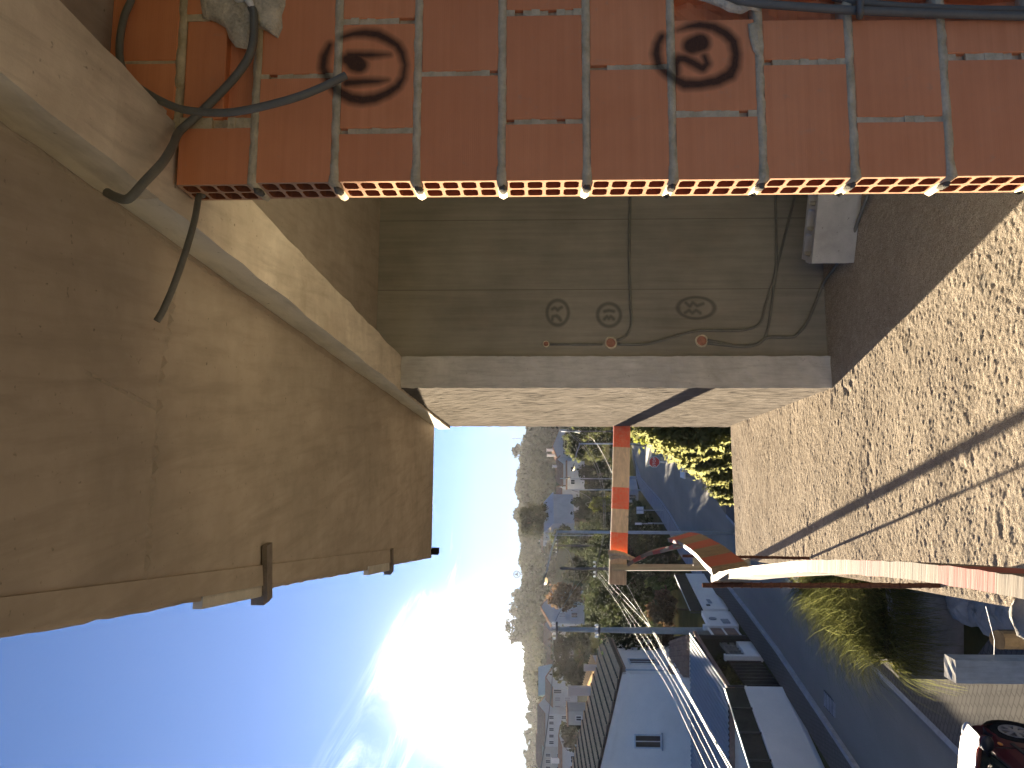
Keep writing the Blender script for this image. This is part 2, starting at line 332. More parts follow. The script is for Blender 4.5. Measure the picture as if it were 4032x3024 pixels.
# ------------------------------------------------------------------ floor slab (lumpy screed modelled as relief)
FC = Vector((-1.69, 7.55, HZ)); fe1 = Vector((math.cos(math.radians(9.6)), math.sin(math.radians(9.6)), 0)); fe2 = Vector((math.sin(math.radians(10.2)), -math.cos(math.radians(10.2)), 0))
def build_floor():
    a = np.concatenate([np.arange(0, 2.4, .0072), np.linspace(2.42, 5.2, 30)])
    b = [0.0]
    while b[-1] < 5.55: b.append(b[-1]+max(.0060, .0095-.0006*b[-1]))
    b = np.array(b); b = np.concatenate([b, np.linspace(b[-1]+.1, 11.5, 60)])
    A, B = np.meshgrid(a, b, indexing='ij')
    X = FC.x+fe1.x*A+fe2.x*B; Y = FC.y+fe1.y*A+fe2.y*B
    n = lambda s, sd: vnoise(X*s+11, Y*s+29, sd)-.5
    h = .005*n(2.3, 1)+.0025*n(9, 2)+.0006*n(26, 3)+.0008*n(58, 4)+.0018*n(97, 5)+.0020*n(140, 9)
    h += .003*np.clip(vnoise(X*37, Y*37, 8)-.78, 0, 1)*2.0
    pit = np.clip(vnoise(X*3.1, Y*3.1, 6)-.64, 0, 1)*3*np.clip(vnoise(X*24, Y*24, 7)-.42, 0, 1); h -= .010*pit
    h *= np.clip(A/.02, 0.2, 1)
    P = np.stack([X, Y, HZ+h], -1)
    o = grid_mesh('floor', P, M_FLOOR); tag(o, 'rough grainy concrete floor slab lit by low sun', kind='structure')
    # slab body under the relief
    mb = MB(); c = [FC-Vector((0,0,0)), FC+fe1*5.2, FC+fe1*5.2+fe2*11.5, FC+fe2*11.5]
    c[0] = FC+fe2*.001; mb.prism([(p.x, p.y) for p in c], HZ-.24, HZ-.022)
    s = mb.build('slab_edge', M_PIER, o)
build_floor()

CEI2 = 1.106                     # ceiling on the room side of the beam
pL = Vector((-.0164, 4.9245, 0)); BW = .2275
def beam_pt(t, s, z): p = pL+bd*t+bn*s; return Vector((p.x, p.y, z))
# ------------------------------------------------------------------ ceiling slab
def jag(p, q, step=.05, amp=.006):
    p, q = Vector(p), Vector(q); n = max(2, int((q-p).length/step)); d = (q-p).normalized(); nn = Vector((d.y, -d.x, 0))
    return [p+(q-p)*(i/n)+nn*random.uniform(-amp, amp)*(0 < i < n) for i in range(n)]
CF = Vector((-1.6845, 7.417, 0)); cdir = (Vector((-.4937, 1.4532, 0))-CF).normalized(); fdir = (Vector((-.4263, 7.6141, 0))-CF).normalized()
cb = CF+cdir*9.6
def build_ceiling():
    m0 = beam_pt(3.02, BW*.5, 0); m1 = beam_pt(-6.95, BW*.5, 0); far = CF+fdir*((m0-CF).dot(fdir))
    edge = jag(CF, cb, .05, .0032)+[cb]; n = len(edge); vs = []
    for i, p in enumerate(edge):
        q = far.lerp(m1, i/(n-1))
        for k in range(5):
            r_ = p.lerp(q, k/4); vs += [(r_.x, r_.y, CEI), (r_.x, r_.y, CEI+.24)]
    mb = MB(); fs = []
    for i in range(n-1):
        for k in range(4): a = (i*5+k)*2; b = a+10; fs += [(a, a+2, b+2, b), (a+1, b+1, b+3, a+3)]
        a = i*10; fs += [(a, a+10, a+11, a+1), (a+8, a+9, a+19, a+18)]
    for a in (0, (n-1)*10): fs += [(a+2*k, a+2*k+1, a+2*k+3, a+2*k+2) for k in range(4)]
    mb.add(vs, fs)
    mb.prism([(p.x, p.y) for p in (m0, m1, Vector((m1.x, cb.y, 0)), Vector((3.4, cb.y+.3, 0)), Vector((3.0, CF.y+.75, 0)), CF+fdir*((m0-CF).dot(fdir)+.2))], CEI2, CEI+.238)
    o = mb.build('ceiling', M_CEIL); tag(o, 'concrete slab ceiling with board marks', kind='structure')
    def fin(pts, w=.010, h=.004):
        b = MB(); pts = [onZ(x*1.823, y*1.823, CEI) for x, y in pts]
        for i in range(len(pts)-1):
            p, q = pts[i], pts[i+1]; n = max(2, int((q-p).length/.04))
            for k in range(n):
                a, c = p+(q-p)*(k/n), p+(q-p)*((k+1)/n); d = (c-a).normalized(); s = Vector((d.y, -d.x, 0))
                ww = w*random.uniform(.3, 1.2); hh = h*random.uniform(.5, 1.5)
                b.add([a-s*ww, a+s*ww, c+s*ww, c-s*ww, (a+c)/2-Vector((0,0,hh))], [(0,1,4),(1,2,4),(2,3,4),(3,0,4)])
        return b.build('formwork_fin', M_CEIL, o)
    fin([(385,560),(345,830),(312,1268)], .013, .010); fin([(178,800),(341,885)], .009, .007); fin([(0,268),(325,500),(812,846)], .008, .004)
    es = MB(); q = [onZ(x, y, CEI) for x, y in ((0,2351),(578,2293),(1085,2234),(1640,2150))]; d = (q[-1]-q[0]).normalized()
    a0 = q[0]-d*2.2; a1 = q[-1]; s = Vector((-d.y, d.x, 0)); s = s if s.x < 0 else -s
    w0 = abs((CF-a0).dot(s)) - .02
    w0, w1 = .055, .095; es.hexa([a0+Vector((0,0,-.009)), a0+s*w0+Vector((0,0,-.012)), a1+s*w1+Vector((0,0,-.012)), a1+Vector((0,0,-.009))], [a0+Vector((0,0,.01)), a0+s*w0+Vector((0,0,.01)), a1+s*w1+Vector((0,0,.01)), a1+Vector((0,0,.01))])
    es.build('edge_strip', M_CEIL, o)
build_ceiling()

# ------------------------------------------------------------------ beam, pier, back wall, side wall
beam = empty('concrete_beam', beam_pt(0, BW/2, SOF), 'shallow concrete beam under the ceiling running back to the pier', 'beam')
def beam_piece(name, t0, t1, mat, inset=0):
    n = 46; mb = MB(); rows = []
    for i in range(n+1):
        t = t0+(t1-t0)*i/n; j = lambda a: random.uniform(-a, a)
        rows.append([beam_pt(t, inset+j(.003), CEI-.001), beam_pt(t, inset+j(.004), SOF+j(.004)), beam_pt(t, BW-inset+j(.005), SOF+j(.003)), beam_pt(t, BW-inset, CEI2-.001)])
    vs = [v-beam.location for r in rows for v in r]; fs = [(i*4+k, i*4+k+1, i*4+4+k+1, i*4+4+k) for i in range(n) for k in range(3)]
    mb.add(vs, fs+[(0,1,2,3), (n*4+3, n*4+2, n*4+1, n*4)]); return mb.build(name, mat, beam)
beam_piece('near_length', -6.4, -3.12, M_BEAM)
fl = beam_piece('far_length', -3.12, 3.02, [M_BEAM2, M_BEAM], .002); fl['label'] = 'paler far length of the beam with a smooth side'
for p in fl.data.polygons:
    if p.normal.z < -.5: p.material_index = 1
A_ = Vector((-.0265, 5.088, 0)); B_ = Vector((-.438, 7.916, 0)); ad = (B_-A_).normalized(); an = Vector((ad.y, -ad.x, 0)); PW = .213
def rough_box(mb, o, du, dv, dw, nu, nv, nw, amp):           # box o + u,v,w with jittered, subdivided faces (welded lattice shell)
    idx = {}; vs = []; fs = []
    def vid(i, j, k):
        if (i,j,k) not in idx:
            p = o+du*(i/nu)+dv*(j/nv)+dw*(k/nw); e = (i in (0,nu))+(j in (0,nv))+(k in (0,nw))
            p = p+Vector((random.uniform(-amp,amp), random.uniform(-amp,amp), random.uniform(-amp,amp))); idx[(i,j,k)] = len(vs); vs.append(p)
        return idx[(i,j,k)]
    for i in range(nu):
        for j in range(nv):
            for k in (0, nw): fs.append((vid(i,j,k), vid(i+1,j,k), vid(i+1,j+1,k), vid(i,j+1,k)))
    for i in range(nu):
        for k in range(nw):
            for j in (0, nv): fs.append((vid(i,j,k), vid(i+1,j,k), vid(i+1,j,k+1), vid(i,j,k+1)))
    for j in range(nv):
        for k in range(nw):
            for i in (0, nu): fs.append((vid(i,j,k), vid(i,j+1,k), vid(i,j+1,k+1), vid(i,j,k+1)))
    return mb.add(vs, fs)
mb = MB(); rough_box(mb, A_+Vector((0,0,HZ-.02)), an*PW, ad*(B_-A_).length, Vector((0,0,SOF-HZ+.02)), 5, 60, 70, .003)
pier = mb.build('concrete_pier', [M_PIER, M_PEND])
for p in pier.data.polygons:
    if p.normal.y < -.8: p.material_index = 1  # smoother end face, lightened against its shade; the sunlit side is darkened
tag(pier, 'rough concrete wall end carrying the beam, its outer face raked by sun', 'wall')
# back wall of the recess
dwo = A_+an*(PW-.03)+ad*.045; dwd = an; DL = 2.9
ring_c = [((2196,1231), 42, 49, [[(2175,1217),(2183,1212),(2192,1216),(2196,1222),(2203,1214),(2211,1210)], [(2173,1262),(2177,1246),(2192,1243),(2202,1250),(2208,1262),(2198,1250),(2190,1245)]]),
          ((2398,1240), 45, 45, [[(2381,1226),(2397,1222),(2416,1226)], [(2380,1256),(2390,1246),(2397,1254),(2405,1246),(2416,1256)]]),
          ((2741,1212), 72, 42, [[(2700,1192),(2716,1206),(2728,1192),(2745,1204),(2768,1196)], [(2697,1232),(2713,1222),(2726,1232),(2741,1222),(2757,1232)]])]
def dk(x, y): p = onPl(x, y, dwo, ad); return ((p-dwo).dot(dwd), p.z)
DKS = []
for (cx, cy), rx, ry, digs in ring_c:
    c0 = dk(cx, cy); a0 = abs(dk(cx, cy+ry)[0]-c0[0]); b0 = abs(dk(cx+rx, cy)[1]-c0[1])
    DKS.append((c0, a0, b0, [s for d in digs for s in poly_strokes([dk(*q) for q in d], [.011]*len(d))]))
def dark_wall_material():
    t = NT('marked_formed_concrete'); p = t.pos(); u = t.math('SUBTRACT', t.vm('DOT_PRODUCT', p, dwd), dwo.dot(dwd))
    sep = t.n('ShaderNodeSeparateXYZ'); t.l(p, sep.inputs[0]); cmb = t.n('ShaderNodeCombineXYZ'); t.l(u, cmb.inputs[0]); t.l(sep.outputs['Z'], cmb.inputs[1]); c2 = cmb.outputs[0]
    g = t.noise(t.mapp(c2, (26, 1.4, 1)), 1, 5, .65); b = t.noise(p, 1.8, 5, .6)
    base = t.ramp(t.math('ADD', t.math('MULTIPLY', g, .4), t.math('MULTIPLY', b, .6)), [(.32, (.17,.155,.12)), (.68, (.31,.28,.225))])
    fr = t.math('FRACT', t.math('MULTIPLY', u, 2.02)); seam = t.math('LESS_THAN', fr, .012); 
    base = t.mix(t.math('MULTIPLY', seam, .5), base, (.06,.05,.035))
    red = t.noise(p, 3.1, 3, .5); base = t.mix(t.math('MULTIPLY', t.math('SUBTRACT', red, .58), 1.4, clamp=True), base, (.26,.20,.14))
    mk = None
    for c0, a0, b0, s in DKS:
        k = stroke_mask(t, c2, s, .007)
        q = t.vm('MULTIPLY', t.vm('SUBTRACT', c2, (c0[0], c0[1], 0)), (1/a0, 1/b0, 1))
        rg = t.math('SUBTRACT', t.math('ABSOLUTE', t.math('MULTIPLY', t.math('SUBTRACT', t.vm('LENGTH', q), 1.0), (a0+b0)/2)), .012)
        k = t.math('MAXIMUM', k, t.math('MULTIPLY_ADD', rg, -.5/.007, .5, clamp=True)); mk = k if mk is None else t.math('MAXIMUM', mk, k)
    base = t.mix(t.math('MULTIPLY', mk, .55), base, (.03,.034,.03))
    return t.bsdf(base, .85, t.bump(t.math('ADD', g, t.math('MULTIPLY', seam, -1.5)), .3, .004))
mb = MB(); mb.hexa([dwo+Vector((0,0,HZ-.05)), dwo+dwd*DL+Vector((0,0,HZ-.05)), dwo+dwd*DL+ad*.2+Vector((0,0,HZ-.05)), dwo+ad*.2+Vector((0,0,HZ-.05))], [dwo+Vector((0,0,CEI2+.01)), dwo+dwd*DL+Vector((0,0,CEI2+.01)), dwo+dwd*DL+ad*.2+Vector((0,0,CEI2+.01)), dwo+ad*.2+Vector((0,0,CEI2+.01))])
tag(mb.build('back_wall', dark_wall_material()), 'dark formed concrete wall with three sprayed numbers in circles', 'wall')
sw0 = wall_pt(2.35, 0, .10); sw1 = dwo+dwd*DL+ad*.1
mb = MB(); d = (sw1-sw0).normalized(); n_ = Vector((d.y, -d.x, 0))
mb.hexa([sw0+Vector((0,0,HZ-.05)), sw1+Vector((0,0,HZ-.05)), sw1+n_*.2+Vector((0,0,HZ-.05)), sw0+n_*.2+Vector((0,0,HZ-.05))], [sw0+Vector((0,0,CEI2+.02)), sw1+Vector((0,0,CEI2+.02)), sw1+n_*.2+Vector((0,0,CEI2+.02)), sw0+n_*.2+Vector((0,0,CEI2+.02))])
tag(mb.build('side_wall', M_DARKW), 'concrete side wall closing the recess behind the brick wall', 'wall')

# ------------------------------------------------------------------ hollow brick wall
bw = empty('brick_wall', wall_pt(0, HZ, 0), 'terracotta hollow brick wall with mortar joints and sprayed circles 19 and 20', 'wall')
BL = bw.location.copy(); TH = .11
def brick_mesh(L, H, holes, mat):
    mb = MB(); cu = .0022
    def P(u, t, z): return WD*u+WN*t+Vector((0,0,z))
    if holes:
        T = [0, .009, .0505, .0585, .101, TH]; Zs = [0]; wz = .0085; hz = (H-5*wz)/4
        for i in range(4): Zs += [Zs[-1]+wz, Zs[-1]+wz+hz]
        Zs.append(H); dep = min(.19, L*.9); rr = .006
        for i in range(5):
            for j in range(9):
                t0, t1, z0, z1 = T[i], T[i+1], Zs[j], Zs[j+1]
                if i % 2 == 1 and j % 2 == 1:
                    mb.mi = 2
                    o = [(t0+rr,z0),(t1-rr,z0),(t1,z0+rr),(t1,z1-rr),(t1-rr,z1),(t0+rr,z1),(t0,z1-rr),(t0,z0+rr)]
                    mb.add([P(0,a,b) for a,b in o]+[P(dep,a,b) for a,b in o], [(k,(k+1)%8,8+(k+1)%8,8+k) for k in range(8)]+[tuple(range(8,16))])
                    mb.mi = 1
                    mb.add([P(0,a,b) for a,b in ((t0,z0),(t0+rr,z0),(t0,z0+rr),(t1,z0),(t1,z0+rr),(t1-rr,z0),(t1,z1),(t1-rr,z1),(t1,z1-rr),(t0,z1),(t0,z1-rr),(t0+rr,z1))], [(0,1,2),(3,4,5),(6,7,8),(9,10,11)])
                else:
                    mb.mi = 1; mb.add([P(0,t0,z0), P(0,t0,z1), P(0,t1,z1), P(0,t1,z0)], [(0,1,2,3)])
        mb.mi = 0; mb.add([P(0,0,0),P(L,0,0),P(L,0,H),P(0,0,H)], [(0,1,2,3)]); mb.add([P(0,TH,0),P(L,TH,0),P(L,TH,H),P(0,TH,H)], [(0,1,2,3)])
        mb.add([P(0,0,0),P(L,0,0),P(L,TH,0),P(0,TH,0)], [(0,1,2,3)]); mb.add([P(0,0,H),P(L,0,H),P(L,TH,H),P(0,TH,H)], [(0,1,2,3)])
        mb.add([P(L,0,0),P(L,TH,0),P(L,TH,H),P(L,0,H)], [(0,1,2,3)])
        o = mb.build('brick', [mat, M_CUT, M_HOLE_SHADE], None, fix=False)
    else:
        c = cu; R = [(c,0),(L-c,0),(L,c),(L,H-c),(L-c,H),(c,H),(0,H-c),(0,c)]; R2 = [(c,c*.0+c),(L-c,c),(L-c,c),(L-c,H-c),(L-c,H-c),(c,H-c),(c,H-c),(c,c)]
        out0 = [P(a, c, b) for a, b in R]; out1 = [P(a, TH, b) for a, b in R]
        inn = [P(a, 0, b) for a, b in ((c,c),(L-c,c),(L-c,H-c),(c,H-c))]
        vs = out0+out1+inn; mb.add(vs, [(k,(k+1)%8,8+(k+1)%8,8+k) for k in range(8)]+[(16,17,18,19),(0,1,17,16),(1,2,17),(2,3,18,17),(3,4,18),(4,5,19,18),(5,6,19),(6,7,16,19),(7,0,16),tuple(range(8,16))])
        o = mb.build('brick', mat, None)
    return o
JX = [700, 994, 1315, 1637, 1975, 2311, 2652, 3008, 3370, 3746]
zj = [onPl(x, 690, WC, WN).z for x in JX]; zj[0] = .9215
zj += [zj[-1]-.223, zj[-1]-.446, zj[-1]-.67, HZ]
zj = zj[:-1]; zj[-1] = zj[-1]
courses = [(zj[i]-.010, zj[i+1]+.010) for i in range(len(zj)-1)]+[(zj[-1]-.008, HZ+.012)]
heads = {0: [(725,500),(468,75)], 1: [(725,306),(295,-40)], 2: [(725,523),(508,90),(75,-250)], 3: [(725,295),(283,-60)], 4: [(725,485),(472,56),(42,-300)], 5: [(712,271),(258,-70)],
         6: [(708,456),(440,75)], 7: [(703,251),(236,75)], 8: [(698,477),(462,76)], 9: [(690,230),(212,78)], 10: [(690,460),(445,-10)], 11: [(690,250),(235,-230)], 12: [(690,460),(445,-10)]}
sh = {}
def put_brick(u0, u1, z0, z1, holes, mat, t=0.0):
    o = brick_mesh(u1-u0, z1-z0, holes, mat); o.parent = bw
    p = wall_pt(u0, z0, t+random.uniform(-.0015, .0015)); o.location = p-BL
    o.rotation_euler = (random.uniform(-.004,.004), random.uniform(-.003,.003), random.uniform(-.004,.004)); return o
def lumpy(mb, u0, u1, z0, z1, t0, t1, nu, amp, ends=0):      # mortar strip with uneven face
    nu = max(2, nu); rows = []
    for i in range(nu+1):
        u = u0+(u1-u0)*i/nu; a = lambda k=1: random.uniform(-amp, amp)*k
        bul = ends*max(0, 1-i/2.0)
        rows.append([wall_pt(u-(bul*.006), z0-bul*.002+a(.3), t0+a()-bul*.004)-BL, wall_pt(u-bul*.010, (z0+z1)/2+a(.3), t0+a()-.001-bul*.007)-BL, wall_pt(u-bul*.006, z1+bul*.002+a(.3), t0+a()-bul*.004)-BL, wall_pt(u-bul*.006, z1+a(.2), t1+a())-BL, wall_pt(u-bul*.012, (z0+z1)/2, t1+a())-BL, wall_pt(u-bul*.006, z0+a(.2), t1+a())-BL])
    vs = [v for r in rows for v in r]; n = 6
    return mb.add(vs, [(i*n+k, i*n+(k+1)%n, i*n+n+(k+1)%n, i*n+n+k) for i in range(nu) for k in range(n)]+[tuple(range(n)), tuple(nu*n+k for k in range(n))])
for ci, (zt, zb) in enumerate(courses):
    x_mid = None; last = None
    zc = (zt+zb)/2
    if zt-zb < .03: continue
    def u_at(ypx): return onPl(2124-zc/1.91*F_PX, ypx, WC, WN).__sub__(WC).dot(WD)
    segs = [(u_at(a), u_at(b)) for a, b in heads[ci]]
    segs[0] = (0.0+random.uniform(-.002,.002), segs[0][1])
    u = segs[-1][1]+.013
    if ci in (6,7,8,9): u = u_at(-35)
    while u < 2.3: segs.append((u, u+.297)); u += .31
    for k in range(len(segs)-1):                             # joints between bricks about as wide as a finger
        if segs[k+1][0]-segs[k][1] < .05: segs[k] = (segs[k][0], segs[k][1]-.003); segs[k+1] = (segs[k+1][0]+.003, segs[k+1][1])
    for k, (u0, u1) in enumerate(segs):
        mat = M_BRICK
        if ci in (1,2,3) and u0 < .62: mat = M_BRICK19
        if ci in (5,6,7) and u0 < .62: mat = M_BRICK20
        if ci == 0 and k == 1: # brick cut short by the chase
            put_brick(u0, u1, zb+.075, zt-.004, False, mat, .002); continue
        put_brick(u0, u1, zb, zt, k == 0, mat)
    us = segs
    for k in range(len(us)-1):                               # head joints: thin and broken
        if us[k+1][0]-us[k][1] > .06: continue
        mb = MB(); lumpy(mb, us[k][1]-.001, us[k+1][0]+.001, zb-.002, zt+.002, .004, TH-.01, 2, .0015)
        vs = mb.v; mb = MB(); n = 9
        for q in range(n):
            z0 = zb+(zt-zb)*q/n; z1 = zb+(zt-zb)*(q+1)/n; dd = random.choice([-.001,.001,.001,.002,.003,.004,.014])
            mb.hexa([wall_pt(us[k][1]-.001, z0, dd)-BL, wall_pt(us[k+1][0]+.001, z0, dd+random.uniform(-.001,.002))-BL, wall_pt(us[k+1][0]+.001, z0, TH-.01)-BL, wall_pt(us[k][1]-.001, z0, TH-.01)-BL],
                    [wall_pt(us[k][1]-.001, z1, dd)-BL, wall_pt(us[k+1][0]+.001, z1, dd+random.uniform(-.001,.002))-BL, wall_pt(us[k+1][0]+.001, z1, TH-.01)-BL, wall_pt(us[k][1]-.001, z1, TH-.01)-BL])
        mb.build('head_joint', M_MORTAR19 if ci in (1,2,3) and us[k][1] < .5 else M_MORTAR20 if ci in (5,6,7) and us[k][1] < .5 else M_MORTAR, bw)
# bed joints
for i, z in enumerate(zj):
    mb = MB(); u0 = .004 if i else .26
    lumpy(mb, u0, 2.33, z-.0105, z+.0105, .0005, TH-.002, 110, .0028, 1 if i else 0)
    mat = M_MORTAR19 if i in (2,3) else M_MORTAR20 if i in (6,7) else M_MORTAR
    mb.build('mortar_joint', mat, bw, smooth=True)
    if i:                                                     # lump squeezed out at the end of the wall
        mb = MB(); mb.ball(wall_pt(-.004, z-.002, .045)-BL, .0105, 1.0, 3.0, 1.0, 10, 7, .14); mb.build('mortar_lump', M_LUMP, bw, smooth=True)
# top course pieces above the first bed joint, right of the beam
zt, zb = CEI2, .93
for a, b in ((470,250),(238,-40),(-60,-300)):
    ua = onPl(580, a, WC, WN).__sub__(WC).dot(WD); ub = onPl(580, b, WC, WN).__sub__(WC).dot(WD); put_brick(ua, ub, zb, zt, False, M_BRICK)
zt0, zb0 = courses[0]; ua, ub = [onPl(830, y, WC, WN).__sub__(WC).dot(WD) for y in (470, 75)]
o = put_brick(ua, ub, zb0, zb0+.078, False, M_BRICK, .034); o['label'] = 'broken lower part of the brick inside the chase'
for u in (onPl(580, y, WC, WN).__sub__(WC).dot(WD) for y in (244, -50)):
    mb = MB(); lumpy(mb, u-.009, u+.009, .922, CEI2+.002, .003, TH, 2, .002); mb.build('head_joint', M_MORTAR, bw)
mb = MB(); lumpy(mb, .12, 2.33, .916, .934, .004, TH-.002, 60, .0025); mb.build('mortar_joint', M_MORTAR, bw, smooth=True)
# plaster patch, chase and the vertical chase at the right
def blob(name, pts, off, thick, mat, parent, n=3):
    q = [onWall(x, y, off) for x, y in pts]; c = sum(q, Vector())/len(q); mb = MB(); k = len(q); vs = []
    for s, o in ((1.0, 0), (.86, thick*.8), (.45, thick), (.15, thick*.85)):
        for p in q: vs.append(c+(p-c)*s*random.uniform(.95,1.05)-WN*(o*random.uniform(.75,1.2))-BL)
    mb.add(vs, [(r*k+i, r*k+(i+1)%k, (r+1)*k+(i+1)%k, (r+1)*k+i) for r in range(3) for i in range(k)]+[tuple(3*k+i for i in range(k))])
    return mb.build(name, mat, parent, smooth=True)
pp = blob('plaster_patch', [(790,-20),(795,70),(850,88),(885,110),(905,150),(930,185),(975,190),(985,140),(1020,110),(1060,128),(1092,150),(1115,110),(1112,60),(1128,20),(1120,-30),(950,-40)], .001, .02, M_PLASTER, bw)
blob('mortar_smear', [(2720,-8),(2780,8),(2830,28),(2870,50),(2920,55),(2955,40),(2990,45),(3000,20),(2980,-10)], .001, .012, M_PLASTER, bw)
blob('mortar_smear', [(2945,95),(2975,85),(2990,130),(2995,190),(2985,230),(2965,200),(2950,150)], .001, .005, M_MORTAR, bw)
mb = MB(); q = [wall_pt(.02, HZ, TH+.004)-BL, wall_pt(2.33, HZ, TH+.004)-BL, wall_pt(2.33, HZ, TH+.018)-BL, wall_pt(.03, HZ, TH+.018)-BL]
mb.hexa(q, [v+Vector((0,0,CEI2-HZ-.002)) for v in q]); mb.build('added_bounce_coat', M_DARKW, bw)  # added unseen grey coat that keeps red bounce out of the recess
# broken brick core at the back of the vertical chase
mb = MB()
u0 = onWall(3400,80).__sub__(WC).dot(WD); u1 = onWall(3400,-60).__sub__(WC).dot(WD)
n = 60; zt_, zb_ = zj[6], HZ+.02; vs = []
for i in range(n+1):
    z = zb_+(zt_-zb_)*i/n
    for k in range(7): vs.append(wall_pt(u0-.02+(u1-u0+.04)*k/6, z, (.052 if 0 < k < 6 else .02)+random.uniform(-.012,.008))-BL)
mb.add(vs, [(i*7+k, i*7+k+1, i*7+8+k, i*7+7+k) for i in range(n) for k in range(6)])
mb.build('chase_back', M_BRICK, bw)
# ------------------------------------------------------------------ conduits
def smooth_path(P, k=6):
    P = [Vector(p) for p in P]; Q = [P[0]*2-P[1]]+P+[P[-1]*2-P[-2]]; out = []
    for i in range(1, len(Q)-2):
        a, b, c, d = Q[i-1], Q[i], Q[i+1], Q[i+2]
        for j in range(k):
            t = j/k; out.append(.5*((2*b)+(c-a)*t+(2*a-5*b+4*c-d)*t*t+(3*b-a-3*c+d)*t**3))
    return out+[P[-1]]
def conduit(pts, r, label, group=None, hollow=True, n=10):
    P = smooth_path(pts); o = MB(); c = P[0].copy(); P = [p-c for p in P]
    o.tube(P, r, n, cap=not hollow)
    if hollow: o.tube(P, r*.72, n, cap=False)
    ob = o.build('conduit', M_CONDUIT, None, smooth=True, fix=not hollow); ob.location = c; tag(ob, label, 'conduit', group); return ob
conduit([onWall(520,-60,.03), onWall(516,0,.03), onWall(490,63,.03), onWall(472,158,.035), onWall(474,240,.045), onWall(500,300,.06), onWall(570,361,.08), onWall(696,424,.10), onWall(823,443,.115), onWall(950,437,.12), onWall(1139,392,.115), onWall(1265,345,.10), onWall(1361,297,.085)], .0095, 'grey conduit arching across the bricks and ending on the circled 19')
conduit([onWall(990,30,.022), onWall(1000,63,.03), onWall(992,190,.045), onWall(940,285,.03), onWall(842,392,.012), onWall(760,470,.012), onWall(705,520,.03), onWall(680,575,.10), onWall(640,640,.16), onWall(570,715,.20), onWall(506,782,.21), onWall(455,775,.20), onWall(421,758,.19)], .0105, 'grey conduit leaving the plaster patch and hooking down past the beam')
conduit([onWall(800,768,-.075), onWall(783,776,-.06), onWall(765,872,-.03), onWall(728,1000,0), onWall(682,1130,.02), onWall(642,1222,.03), onWall(617,1264,.035)], .0085, 'grey conduit dangling out of the top end brick')
mb = MB(); mb.tube([onWall(968,-12,.028), onWall(985,12,.028), onWall(995,38,.026)], .010, 10, .0075); mb.ball(onWall(945,-8,.02), .03, .5, 1.2, .5, 10, 6, .08)
tag(mb.build('sealant', M_WHITE_PLASTIC, None, True), 'white plastic cap and filler where the conduit enters the plaster', 'sealant')
conduit([onWall(2860,-12,.012), onWall(2950,10,.014), onWall(3200,30,.018), onWall(3386,42,.02), onWall(3700,54,.018), onWall(4032,64,.016), onWall(4500,70,.016)], .0105, 'outer grey conduit of the pair running down the chase', 'conduits strapped in the chase')
conduit([onWall(3280,-12,-.005), onWall(3390,10,.0), onWall(3600,28,.002), onWall(3800,36,.0), onWall(4032,40,-.002), onWall(4500,42,-.002)], .0095, 'inner grey conduit of the pair running down the chase', 'conduits strapped in the chase')
mb = MB(); q = []
for y, o in ((-8,.025),(20,.034),(45,.036),(62,.018),(64,.0)):
    p = onWall(3386, y, o); q.append(p)
mb.tube(smooth_path(q, 3), .009, 8); tag(mb.build('cable_tie', M_CONDUIT, None, True), 'grey strap across the two conduits in the chase', 'strap')
def onDk(x, y, off): return onPl(x, y, dwo-ad*off, ad)
conduit([onDk(*p, .008) for p in [(2481,700),(2481,795),(2478,1016),(2484,1206),(2487,1270),(2468,1320),(2430,1339)]], .009, 'thin grey conduit dropping straight to the middle socket hole', 'conduits fixed to the dark wall', False, 8)
conduit([onDk(*p, .008) for p in [(2165,1355),(2373,1355)]], .009, 'short grey conduit linking the top socket hole to the middle one', 'conduits fixed to the dark wall', False, 8)
conduit([onDk(*p, .009) for p in [(2432,1355),(2538,1355),(2608,1339),(2703,1311),(2760,1301),(2886,1301),(2950,1295),(2994,1270),(3013,1206),(3051,1080),(3057,985),(3054,795),(3054,700)]], .009, 'grey conduit winding from the middle socket hole along the dark wall', 'conduits fixed to the dark wall', False, 8)
conduit([onDk(*p, .010) for p in [(2785,1338),(2842,1350),(2912,1361),(2988,1352),(3020,1307),(3038,1206),(3054,1080),(3076,985),(3128,782),(3150,700)]], .009, 'upper grey conduit of the two leaving the lowest socket hole', 'conduits fixed to the dark wall', False, 8)
fp = [onDk(2785,1350,.01), onDk(2912,1364,.012), onDk(2975,1358,.012), onDk(3013,1333,.012), onDk(3038,1327,.012), onDk(3114,1327,.014), onDk(3140,1314,.016), onDk(3184,1257,.02), onDk(3241,1118,.03), onZ(3285,1054,HZ+.03), onZ(3345,960,HZ+.02), onZ(3385,850,HZ+.02), onZ(3425,740,HZ+.02), onZ(3440,640,HZ+.02)]
conduit(fp, .010, 'lower grey conduit running from the wall onto the floor behind the block', 'conduits fixed to the dark wall', False, 8)
M_RED = simple('raw_terracotta_plug', (.33,.16,.11), .9, .3, 40)
